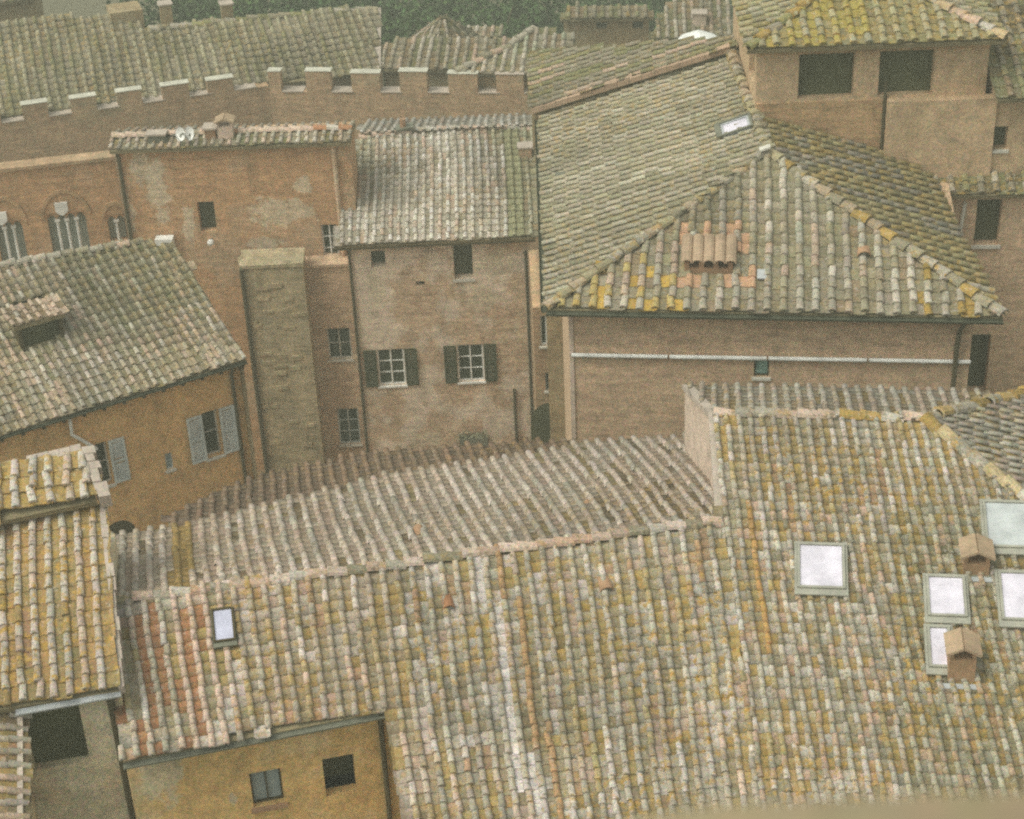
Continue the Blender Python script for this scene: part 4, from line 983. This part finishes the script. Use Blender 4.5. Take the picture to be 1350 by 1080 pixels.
def vent_dormer(house, face, x0, x1, y0, y1):
    st = face.st(np.array([face.px(x0, y1), face.px(x1, y1), face.px((x0 + x1) / 2, y0)])); a0, a1, b0, b1 = st[0, 0], st[1, 0], st[0, 1], st[2, 1]
    bkd = V3(face.u[0], face.u[1], 0); bkd /= np.linalg.norm(bkd); w = a1 - a0; P = face.pt(a0, b0 + 0.1)
    m_ = MB(); n = 4
    m_.box(P - V3(0, 0, 0.15), face.e * w, bkd * 0.5, V3(0, 0, 0.28)); 
    for k in range(n): m_.box(P + face.e * (w - 0.12) * k / (n - 1) + V3(0, 0, 0.13), face.e * 0.12, bkd * 0.5, V3(0, 0, 0.17))
    d = m_.build('vent_dormer', M_BRICKT, house)
    m_ = MB(); m_.box(P + bkd * 0.34 + face.e * 0.02 + V3(0, 0, 0.13), face.e * (w - 0.04), bkd * 0.05, V3(0, 0, 0.168)); m_.build('opening', M_VOID, d)
    for k in range(5):
        m_ = MB(); A = np.linspace(0, math.pi, 6); q = P + face.e * (w + 0.16) * (k + 0.5) / 5 - face.e * 0.08 - bkd * 0.1 + V3(0, 0, 0.31); q2 = q + bkd * 1.0 + V3(0, 0, 0.2); r_ = (w + 0.16) / 5 * 0.52
        for a, b in zip(A, A[1:]):
            f1_ = lambda Q, t, rr: Q + face.e * rr * math.cos(t) + V3(0, 0, rr * 0.7 * math.sin(t))
            m_.poly([f1_(q, a, r_), f1_(q, b, r_), f1_(q2, b, r_), f1_(q2, a, r_)]); m_.poly([f1_(q, a, r_), f1_(q, b, r_), f1_(q, b, r_ - 0.03), f1_(q, a, r_ - 0.03)])
        m_.build('cover_tile', plain('pale_terracotta', lin(170, 146, 122), 0.9, 0.45) if k == 0 else bpy.data.materials['pale_terracotta'], d)
vent_dormer(chs, FC, 902, 966, 334, 364)
hood(chs, FC, 1139, 341, 0.34); hood(chs, FCL, 735, 236, 0.25, M_GREY)
mb = MB(); P = FC.px(998, 372); mb.box(P + FC.n * 0.09, FC.e * 0.28, FC.u * 0.3, FC.n * 0.04); mb.build('repair_tile', M_LEAD, chs)
mb = MB(); P = FCL.px(1003, 202); mb.box(P + FCL.n * 0.12, FCL.e * 0.2, FCL.u * 0.28, FCL.n * 0.05); mb.build('repair_tile', M_STONE, chs)

# raised roof behind its left slope
mh = thing('house', 'mossy roof with a pinkish edge raised behind the large hipped roof', 'house', (4, 56, -4))
ma, mbp = FCL.px(710, 157), FCL.px(966, 76); ma = ma + V3(-0.1, 0, 0); up_ = FCL.n * 0.28
FM = Face(ma + up_, V3(-0.02, -1, 0), up_pt=mbp + up_)
mb = MB(); bk1 = V3(0.05, 4.6, 0)
roof_face(mh, mb, FM, [ma + up_, mbp + up_, mbp + up_ + bk1 * 0.12, ma + up_ + bk1], 0.34, 0.38, [(G3, 4), (MS2, 3), (PK2, 1)], [(MS1, 4), (BR2, 3), (OC3, 1)], 0.4, 71, 0.05, 0.5)
rm_ = mb.build('roof', M_DECK, mh); finish_tiles(mh, rm_, 60)
wall_body(mh, [ma + V3(0.15, 0.12, 0), mbp + V3(0, 0.12, 0), mbp + bk1 * 0.12, ma + bk1 + V3(0.15, 0, 0)], -4, ZC - 0.5, W_FAR)
dropwall(mh, [ma + up_ - V3(0, -0.1, 0.13), mbp + up_ - V3(0, -0.1, 0.13)], 19.5, W_FAR)
mb = MB(); d = mbp - ma
for k in range(16): mb.box(ma + up_ + d * k / 16 + V3(0, -0.12, -0.06), d / 16 * 0.97, V3(0, rng.uniform(0.40, 0.5), 0), V3(0, 0, rng.uniform(0.14, 0.18)))
mb.build('verge', plain('pink_verge', lin(176, 150, 128), 0.9, 0.5), mh)

# ================================================================== square tower house
ZE = 24.3
E_0, E_1 = atz(985, 66, ZE), atz(1327, 53, ZE); FE = Face(E_0, E_1 - E_0, deg=17)
de = V3(FE.e[0], FE.e[1], 0); bE = V3(-de[1], de[0], 0); wE = np.linalg.norm(E_1 - E_0)
E_2, E_3 = E_1 + bE * wE, E_0 + bE * wE; apex = (E_0 + E_2) / 2; apex[2] = ZE + wE / 2 * math.tan(math.radians(17))
eh = thing('tower', 'square brick tower house with two large dark openings under a yellow-green tiled roof', 'tower', (10.5, 54, -4))
mb = MB()
covE = [(lin(158, 152, 112), 4), (lin(166, 158, 118), 4), (lin(156, 142, 82), 2), (lin(162, 158, 132), 3)]; panE = [(lin(138, 132, 84), 4), (lin(148, 134, 76), 3), (lin(128, 120, 84), 2)]
def reg_e(P, col, li, kind, rg):
    s, t = FE.st(P)
    if s < 3.2 and rg.random() < 0.6: return np.array(lin(160, 146, 78)) * rg.uniform(0.85, 1.1), 0.7
    return None
for k, (a, b) in enumerate(((E_0, E_1), (E_1, E_2), (E_3, E_0), (E_2, E_3))):
    ff_ = FE if k == 0 else Face(a, b - a, up_pt=apex)
    roof_face(eh, mb, ff_, [a, b, apex], 0.385, 0.36, covE, panE, 0.5, 81 + k, 0.03, 0.4, regions=[reg_e] if k == 0 else [])
roof_e = mb.build('roof', M_DECK, eh)
ridge_tiles(eh, roof_e, [E_0, apex], 0.16, 0.42, [MS2, G2, OC2], 85, 0.6); ridge_tiles(eh, roof_e, [E_1, apex], 0.18, 0.42, [lin(186, 162, 128), G1, PK2], 86, 0.5)
finish_tiles(eh, roof_e)
x0 = E_0 + de * 0.3 + bE * 0.42; x1 = E_1 - de * 0.3 + bE * 0.42
fe = Facade(x0, x1); fx = Facade(x0 + bE * (wE - 0.9), x0)
p1, p2 = fe.rect(1053, 66, 1126, 129), fe.rect(1159, 62, 1231, 125)
p1 = (*p1[:3], ZE - 0.32, 0.3); p2 = (*p2[:3], ZE - 0.32, 0.3)
sidew = (fx.L - 1.6, fx.L - 0.35, p1[2] + 0.2, ZE - 0.4, 0.8)
wall_body(eh, [x0, x1, x1 + bE * (wE - 0.9), x0 + bE * (wE - 0.9)], -4, ZE - 0.05, W_EPLAST, {0: [p1, p2], 3: [sidew]})
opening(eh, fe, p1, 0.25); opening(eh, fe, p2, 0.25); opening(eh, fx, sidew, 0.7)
uA, uB = fe.uv(988, 170)[0], fe.uv(1163, 170)[0]; vT = fe.uv(1075, 134)[1]
mb = MB(); a_, b_ = max(uA, 0.02), uB
mb.poly([fe.pt(a_, 14, 0.03), fe.pt(b_, 14, 0.03), fe.pt(b_, vT, 0.03), fe.pt(a_, vT, 0.03)], [(a_, 14), (b_, 14), (b_, vT), (a_, vT)])
mb.poly([fe.pt(a_, vT, 0.03), fe.pt(b_, vT, 0.03), fe.pt(b_, vT, 0), fe.pt(a_, vT, 0)]); mb.build('brick_panel', W_EBRICK, eh)
mb = MB(); fbox(mb, fe, uB + 0.05, fe.L + 0.25, 12, fe.uv(1240, 126)[1], 0.004, 0.32); mb.build('plaster_bay', W_EPLAST, eh)
pipe(eh, [fe.pt(uB + 0.0, vT + 0.5, 0.09), fe.pt(uB, 14, 0.09)], 0.045)
mb = MB(); fbox(mb, fe, 0, fe.L, ZE - 0.3, ZE - 0.055, 0.003, 0.1); mb.build('cornice', W_EBRICK, eh)
# side house right of the tower, with a tiled pent roof
ZN = 20.25
n0, n1_ = atz(1196, 258, ZN), atz(1620, 254, ZN); FN = Face(n0, n1_ - n0, deg=20)
nh = thing('house', 'brown house at the right edge with a narrow tiled pent roof across its wall', 'house', (14, 50, -4))
tp = FN.px(1188, 231); tq = FN.px(1620, 227)
mb = MB(); roof_face(nh, mb, FN, [n0, n1_, tq, tp], 0.39, 0.36, [(G2, 4), (G3, 3), (MS2, 2)], [(MS1, 3), (BR2, 3)], 0.4, 91, 0.02, 0.4)
zu = 22.9; u0_ = atz(1316, 132, zu); u1__ = atz(1440, 126, zu); FNu = Face(u0_, u1__ - u0_, deg=22)
roof_face(nh, mb, FNu, [u0_, u1__, FNu.pt(5, 8), FNu.pt(0, 8)], 0.36, 0.38, [(BR1, 3), (G3, 3), (MS2, 2)], [(BR2, 4), (MS1, 3)], 0.4, 92, 0.04, 0.4)
roof_n = mb.build('roof', M_DECK, nh); finish_tiles(nh, roof_n, 150)
m0, m1 = inset(n0, FN, 0.3) + de * 0.2, inset(n1_, FN, 0.3); fn = Facade(m0, m1)
v1_, v2_ = fn.rect(1286, 263, 1319, 323), fn.rect(1278, 441, 1303, 516)
v1_ = (*v1_[:3], min(v1_[3], ZN - 0.12), 0.4); v2_ = (*v2_, 0.4)
wall_body(nh, [m0, m1, m1 + bE * 6, m0 + bE * 6], -4, ZN - 0.05, W_CPINK, {0: [v1_, v2_]})
opening(nh, fn, v1_, 0.3, M_STONE); opening(nh, fn, v2_, 0.3, M_STONE)
uu, vv = fn.uv(1272, 266); uu2, vv2 = fn.uv(1257, 350); pipe(nh, [fn.pt(uu, vv, 0.05), fn.pt(uu2, vv2, 0.05), fn.pt(uu2, 6, 0.05)], 0.05, M_STONE)
fu = Facade(fe.pt(fe.L + 0.2, 0, 0.2), fe.pt(fe.L + 4.5, 0, 0.2)); v3_ = (*fu.rect(1305, 167, 1328, 197), 0.4)
v3_ = (max(0.05, v3_[0]), *v3_[1:])
wall_body(nh, [fu.a, fu.a + fu.e * fu.L, fu.a + fu.e * fu.L + bE * 6, fu.a + bE * 6], -4, zu - 0.1, W_EPLAST, {0: [v3_]})
opening(nh, fu, v3_, 0.3, M_STONE)

# ================================================================== battlemented wall and the long palace roof behind it
ZP = 12.3
pa, pb, pc = atz(-250, 179, ZP), atz(352, 95, ZP), atz(712, 97, ZP)
M_MCAP = plain('lichened_white_cap', lin(196, 192, 178), 0.85, 0.5)
ph = thing('battlement_wall', 'long brown battlemented wall with white-capped merlons', 'wall', ((pa + pb) / 2)[:2].tolist() + [-4])
for (a, b, xs) in ((pa, pb, ((-34, 2, 147), (-97, -62, 156), (30, 65, 138), (94, 129, 129), (154, 189, 121), (213, 250, 111), (274, 308, 104))), (pb, pc, ((337, 371, 96), (402, 437, 95), (464, 499, 94), (528, 563, 95), (591, 628, 97), (655, 690, 99)))):
    f = Facade(a, b); mh_ = 0.62 if a is pa else 0.9; wall_body(ph, [a, b, b - f.n * 0.6, a - f.n * 0.6], -4, ZP - mh_, W_PBRICK)
    for (x_0, x_1, y) in xs:
        u0, u1 = f.uv(x_0, y + 12)[0], f.uv(x_1, y + 12)[0]; u0 = max(u0, 0.02)
        zt = ZP + rng.uniform(-0.07, 0.05); u0 = max(0.02, u0 + rng.uniform(-0.05, 0.05)); u1 += rng.uniform(-0.05, 0.05)
        mb = MB(); fbox(mb, f, u0, u1, ZP - mh_, zt, -0.42, -0.003); mm = mb.build('merlon', W_PBRICK, ph)
        mb = MB(); fbox(mb, f, u0 - 0.04, u1 + 0.04, zt + 0.002, zt + 0.03, -0.44, 0.02); mb.build('cap', M_MCAP if y != 99 else M_MORTAR, mm)
        mb = MB(); fbox(mb, f, u1 + 0.01, min(u1 + 0.95, f.L), ZP - mh_ + 0.002, ZP - mh_ + 0.04, -0.6, 0.04); mb.build('coping', M_MORTAR, mm)
bg_ = thing('palace', 'long mossy-roofed palace behind the battlements', 'palace', (-12, 80, -4))
fP = Facade(pa, pb); r0_ = pa - fP.n * 0.7 - V3(0, 0, 0.6); FR = Face(r0_, fP.e, deg=19)
mb = MB(); pts = [FR.px(*q) for q in ((-260, 193), (352, 111), (497, 98), (497, 14), (340, 26), (196, 41), (150, 24), (60, 24), (-260, 64))]
def reg_p(P, col, li, kind, rg):
    k = vnoise(np.array(P[0] * 0.3), np.array(P[1] * 0.12), 5)
    return col * (0.8 + 0.4 * k), li
roof_face(bg_, mb, FR, pts, 0.40, 0.42, [(lin(150, 144, 118), 4), (lin(142, 136, 108), 4), (MS2, 3), (lin(160, 154, 126), 3)], [(lin(126, 122, 88), 4), (G3, 4), (lin(134, 120, 92), 2)], 0.4, 101, 0.1, 0.6, regions=[reg_p])
rb_ = mb.build('roof', M_DECK, bg_)
ridge_tiles(bg_, rb_, [pts[5], pts[4], pts[3]], 0.2, 0.5, [G2, MS2, G3], 102, 0.4)
finish_tiles(bg_, rb_, 0)
dropwall(bg_, [pts[2] + V3(0.02, 0, -0.1), pts[3] + V3(0.02, 0, -0.1)], -4, W_PBRICK, 'gable_wall')
mb = MB(); d = pts[3] - pts[2]
for k in range(9): mb.box(pts[2] + d * k / 9 - V3(0.12, 0, 0.12), d / 9 * 0.97, V3(0.3, 0, 0), V3(0, 0, 0.26))
mb.build('verge', M_MORTAR, bg_)
gw = FR.e
wall_body(bg_, [pts[0], pts[1], pts[2], pts[3] + V3(0, 0.5, 0), pts[5], pts[8]], -4, 10.4, W_PBRICK)
for (x, y, w, h) in ((222, 36, 0.5, 1.0), (301, 24, 0.5, 0.6)):
    chimney(bg_, FR.px(x, y), FR.e, w, 0.5, h, cap='slab', m=W_FAR)
# pale block on its roof, left
P = FR.px(176, 32); mb = MB(); mb.box(P - V3(0.9, 0.2, 1), FR.e * 1.4, V3(-0.4, 1.2, 0), V3(0, 0, 1.6)); mb.build('roof_turret', W_FAR, bg_)

# ================================================================== background houses
def far_house(label, poly_px, z0, p0, p1, deg, covc, panc, seed, lich=0.3, wallm=W_FAR, zb=-4, group=None):
    a, b = atz(*p0, z0), atz(*p1, z0); f = Face(a, b - a, deg=deg); h = thing('house', label, 'house', (*((a + b) / 2)[:2], zb), group)
    m_ = MB(); P = [f.px(*q) for q in poly_px]; roof_face(h, m_, f, P, 0.40, 0.42, covc, panc, lich, seed, 0.05, 0.5); r = m_.build('roof', M_DECK, h)
    return h, f, P, r
cg, pg = [(G2, 4), (G3, 3), (PK2, 2), (G1, 2)], [(BR1, 3), (MS1, 3), (G3, 3)]
qh, fq, Pq, rq = far_house('low grey-tiled house just behind the right end of the battlements', ((503, 93), (600, 93), (672, 72), (706, 56), (560, 54), (503, 58)), 11.5, (503, 93), (600, 93), 17, cg, pg, 111)
finish_tiles(qh, rq, 0); wall_body(qh, [Pq[0] + V3(0.1, 0.3, 0), Pq[1] + V3(0, 0.3, 0), Pq[3], Pq[4] + V3(0, 0.2, 0), Pq[5]], -4, 11.3, W_FAR)
r2h, f2, P2, r2 = far_house('small hip-roofed house beside the mossy raised roof', ((600, 96), (715, 98), (760, 52), (705, 38), (672, 62)), 12.2, (600, 97), (715, 98), 18, [(G2, 4), (G1, 3), (lin(168, 172, 150), 2)], pg, 112)
finish_tiles(r2h, r2, 0); wall_body(r2h, [P2[0] + V3(0.3, 0.3, 0), P2[1] + V3(0, 0.3, 0), P2[2], P2[3], P2[4]], -4, 11.9, W_FAR)
ridge_tiles(r2h, r2, [P2[0], P2[4], P2[3]], 0.2, 0.5, [PK2, G2, G3], 113, 0.3)
# apse with a rounded roof
ax = aty(585, 45, 88.0); aph = thing('church_apse', 'rounded church apse with a half-cone tiled roof among the trees', 'church', (ax[0], 88, -4))
mb = MB(); mw = MB(); A = np.linspace(math.pi, 2 * math.pi, 9); rr = 1.65; tip = ax + V3(0, 0.4, 0.75); lo = ax[2] - 0.35
ring = [V3(ax[0] + rr * math.cos(t), 88 + 0.5 + rr * 0.9 * math.sin(t), lo) for t in A]; ringw = [V3(ax[0] + (rr - 0.25) * math.cos(t), 88.5 + (rr - 0.25) * 0.9 * math.sin(t), lo) for t in A]
for i in range(8):
    mw.poly([V3(ringw[i][0], ringw[i][1], -4), V3(ringw[i + 1][0], ringw[i + 1][1], -4), ringw[i + 1], ringw[i]])
    fa = Face(ring[i], ring[i + 1] - ring[i], up_pt=tip); roof_face(aph, mb, fa, [ring[i], ring[i + 1], tip], 0.30, 0.36, cg, pg, 0.3, 120 + i, 0.01, 0.5)
roof_face(aph, mb, Face(ring[0], ring[0] - ring[8], up_pt=tip), [ring[8], ring[0], tip], 0.3, 0.36, cg, pg, 0.3, 131, 0.01, 0.5)
mw.poly([V3(ringw[8][0], ringw[8][1], -4), V3(ringw[0][0], ringw[0][1], -4), ringw[0], ringw[8]]); mw.build('wall', W_DBRICK, aph)
rap = mb.build('roof', M_DECK, aph); finish_tiles(aph, rap, 0)
a3h, f3, P3, r3 = far_house('low tiled shed joined to the right side of the church apse', ((616, 52), (660, 52), (662, 38), (612, 38)), ax[2] - 0.5, (616, 52), (660, 52), 18, cg, pg, 132)
finish_tiles(a3h, r3, 0); wall_body(a3h, [P3[0] + V3(0, .2, 0), P3[1] + V3(0, .2, 0), P3[2], P3[3]], -4, ax[2] - 0.6, W_GABLE)
th, ft, Pt, rt_ = far_house('small house with a dark row of openings under its eave near the top', ((738, 27), (862, 24), (852, 7), (750, 9)), 10.8, (738, 27), (862, 24), 18, [(OC3, 2), (MS2, 3), (G3, 3)], pg, 133)
finish_tiles(th, rt_, 0); ftw = Facade(Pt[0] + V3(0.2, 0.4, 0), Pt[1] + V3(-0.2, 0.4, 0))
ops = [(*ftw.rect(x, 28, x + 14, 38), 0.4) for x in (786, 834)]
ops = [(o[0], o[1], o[2], min(o[3], 10.5), 0.4) for o in ops]
wall_body(th, [ftw.a, ftw.a + ftw.e * ftw.L, Pt[2], Pt[3]], -4, 10.7, W_FAR, {0: ops})
for o in ops: opening(th, ftw, o, 0.35)
uh, fuu, Pu, ru = far_house('grey-roofed house behind the white parasol', ((856, 52), (965, 50), (960, -12), (905, -14), (880, 8)), 11.2, (856, 52), (965, 50), 20, cg, pg, 134)
finish_tiles(uh, ru, 0); wall_body(uh, [Pu[0] + V3(0.2, .3, 0), Pu[1] + V3(0, .3, 0), Pu[2], Pu[3], Pu[4]], -4, 11.0, W_GABLE)
chimney(uh, fuu.px(922, 36), fuu.e, 0.6, 0.5, 0.6, cap='slab', m=W_GABLE)
# white parasol
pp = aty(921, 50, 66.0); pt_ = thing('parasol', 'open white parasol behind the large hipped roof', 'parasol', (pp[0], pp[1], pp[2] - 2.2))
mb = MB(); n = 8; rim = [pp + V3(0.78 * math.cos(t), 0.78 * math.sin(t), -0.02 - 0.03 * (k % 2)) for k, t in enumerate(np.arange(n) * 2 * math.pi / n)]; tp_ = pp + V3(0, 0, 0.32)
for i in range(n): mb.poly([rim[i], rim[(i + 1) % n], tp_]); mb.poly([rim[i] - V3(0, 0, 0.12), rim[(i + 1) % n] - V3(0, 0, 0.12), rim[(i + 1) % n], rim[i]])
mb.build('canopy', M_WHITE, pt_)
mb = MB(); mb.tube([pp - V3(0, 0, 2.2), tp_ + V3(0, 0, 0.06)], 0.03, 6); mb.build('pole', M_GREY, pt_)
mb = MB(); mb.tube([pp - V3(0, 0, 2.2), pp - V3(0, 0, 2.1)], 0.25, 10); mb.build('base', M_GREY, pt_)
tb = thing('terrace', 'small terrace under the white parasol', 'terrace', (pp[0], pp[1], -4))
mb = MB(); mb.box(V3(pp[0] - 1.5, pp[1] - 1, -4), V3(3, 0, 0), V3(0, 2.5, 0), V3(0, 0, 4 + pp[2] - 2.2)); mb.build('wall', W_FAR, tb)
tl_h, ftl, Ptl, rtl = far_house('pale roof edge in the top left corner', ((-60, 14), (48, -2), (48, -40), (-60, -30)), 12.5, (-60, 14), (48, -2), 18, [(OC2, 2), (G1, 3), (PK2, 2)], pg, 135)
finish_tiles(tl_h, rtl, 0); wall_body(tl_h, [Ptl[0] + V3(0, .3, 0), Ptl[1] + V3(-.2, .3, 0), Ptl[2], Ptl[3]], -4, 12.3, W_FAR)

# ================================================================== trees on the slope behind
ML = leaf_material('tree_leaves', (1, 1, 1)); MBK = plain('bark', lin(90, 80, 62), 0.95, 0.4)
def tree(x, y, z, h, rad, seed, label, hue=1.0, n=1500):
    rg = np.random.default_rng(seed); t = thing('tree', label, 'tree', (x, y, z), 'trees on the slope behind the roofs')
    m_ = MB(); m_.tube([V3(x, y, z), V3(x + 0.1, y, z + h * 0.3), V3(x, y + 0.1, z + h * 0.62)], 0.24, 8, 0.1)
    for k in range(5):
        a = rg.uniform(0, 6.28); m_.tube([V3(x, y, z + h * (0.3 + 0.06 * k)), V3(x + rad * 0.6 * math.cos(a), y + rad * 0.6 * math.sin(a), z + h * (0.5 + 0.07 * k))], 0.08, 5, 0.03)
    m_.build('trunk', MBK, t)
    nc = 26; cc = rg.normal(0, 1, (nc, 3)); cc /= np.linalg.norm(cc, axis=1)[:, None]; cc *= rg.uniform(0.25, 0.95, (nc, 1)) * np.array([rad, rad, h * 0.36]); cc += V3(x, y, z + h * 0.62)
    P = cc[rg.integers(nc, size=n)] + rg.normal(0, 1, (n, 3)) * rad * 0.17
    a = rg.normal(0, 1, (n, 3)); a /= np.linalg.norm(a, axis=1)[:, None]; b = np.cross(a, rg.normal(0, 1, (n, 3))); b /= np.linalg.norm(b, axis=1)[:, None]; s = rg.uniform(0.1, 0.24, (n, 1))
    v = np.stack([P - a * s, P - b * s * 0.6, P + a * s, P + b * s * 0.6], 1).reshape(-1, 3) - V3(x, y, z)
    me = bpy.data.meshes.new('crown'); me.vertices.add(4 * n); me.vertices.foreach_set('co', v.astype(np.float32).ravel()); me.loops.add(4 * n); me.loops.foreach_set('vertex_index', np.arange(4 * n, dtype=np.int32))
    me.polygons.add(n); me.polygons.foreach_set('loop_start', np.arange(0, 4 * n, 4, dtype=np.int32)); me.update(calc_edges=True); me.materials.append(ML)
    base = np.array([0.058, 0.098, 0.034]) * hue
    c = base * rg.uniform(0.6, 1.5, (n, 1)) * (1 + rg.normal(0, 0.08, (n, 3))); ca = me.color_attributes.new('tint', 'FLOAT_COLOR', 'POINT')
    ca.data.foreach_set('color', np.repeat(np.concatenate([np.clip(c, 0.01, 1), np.ones((n, 1))], 1), 4, 0).astype(np.float32).ravel())
    o = bpy.data.objects.new('crown', me); COL.objects.link(o); o.parent = t
tx = [(205, 18, 100), (262, 10, 104), (318, 8, 100), (372, 4, 106), (428, 2, 101), (478, 0, 108), (520, 30, 96), (552, 8, 104), (610, 4, 103), (655, 22, 98), (700, 14, 104), (735, 22, 100), (780, 2, 108), (845, 4, 106), (880, 6, 103), (520, 4, 112), (690, -4, 114), (1338, 20, 70), (930, -8, 112), (240, -6, 115), (400, -14, 116)]
for k, (x, y, yy) in enumerate(tx):
    P = aty(x, y, yy); h = 9 + (k * 37 % 5) * 0.5; near = {17: 'dark tree crown at the right edge beside the tower roof', 0: 'leftmost dark tree behind the left end of the palace roof ridge', 5: 'dark tree behind the right gable end of the palace roof', 6: 'tree between the palace gable and the rounded church apse', 8: 'tree directly behind the rounded church apse', 9: 'tree just right of the church apse and its low shed', 11: 'tree just left of the small house with dark openings', 12: 'tree behind the small house with dark openings', 13: 'tree between the small house with dark openings and the grey-roofed house'}.get(k, 'dark green tree in the mass of trees behind the roofs')
    tree(P[0], P[1], P[2] - h * 0.72, h, 2.9 if k != 17 else 1.6, 200 + k, near, 1.0 + 0.12 * ((k * 7) % 5 - 2))

# ================================================================== parapet of the viewing tower, close and out of focus
pr = thing('stone_ledge', 'blurred pale stone ledge along the bottom right edge', 'ledge', (0.9, 0.8, 40.2))
edge = [atz(x, y, 40.93) for x, y in ((800, 1090), (930, 1062), (1080, 1054), (1220, 1048), (1420, 1042))]
mb = MB(); lowp = [V3(p[0], 0.35, 40.93) for p in edge]
top = edge + lowp[::-1]; bot = [p - V3(0, 0, 0.6) for p in top]
mb.prism(bot, top); mb.build('coping_stone', plain('pale_ledge_stone', lin(150, 136, 110), 0.9, 0.3), pr)
mb = MB(); mb.box(V3(lowp[0][0] + 0.1, 0.36, 39.0), V3(1.2, 0, 0), V3(0, 0.4, 0), V3(0, 0, 1.32)); mb.build('parapet_wall', W_EPLAST, pr)
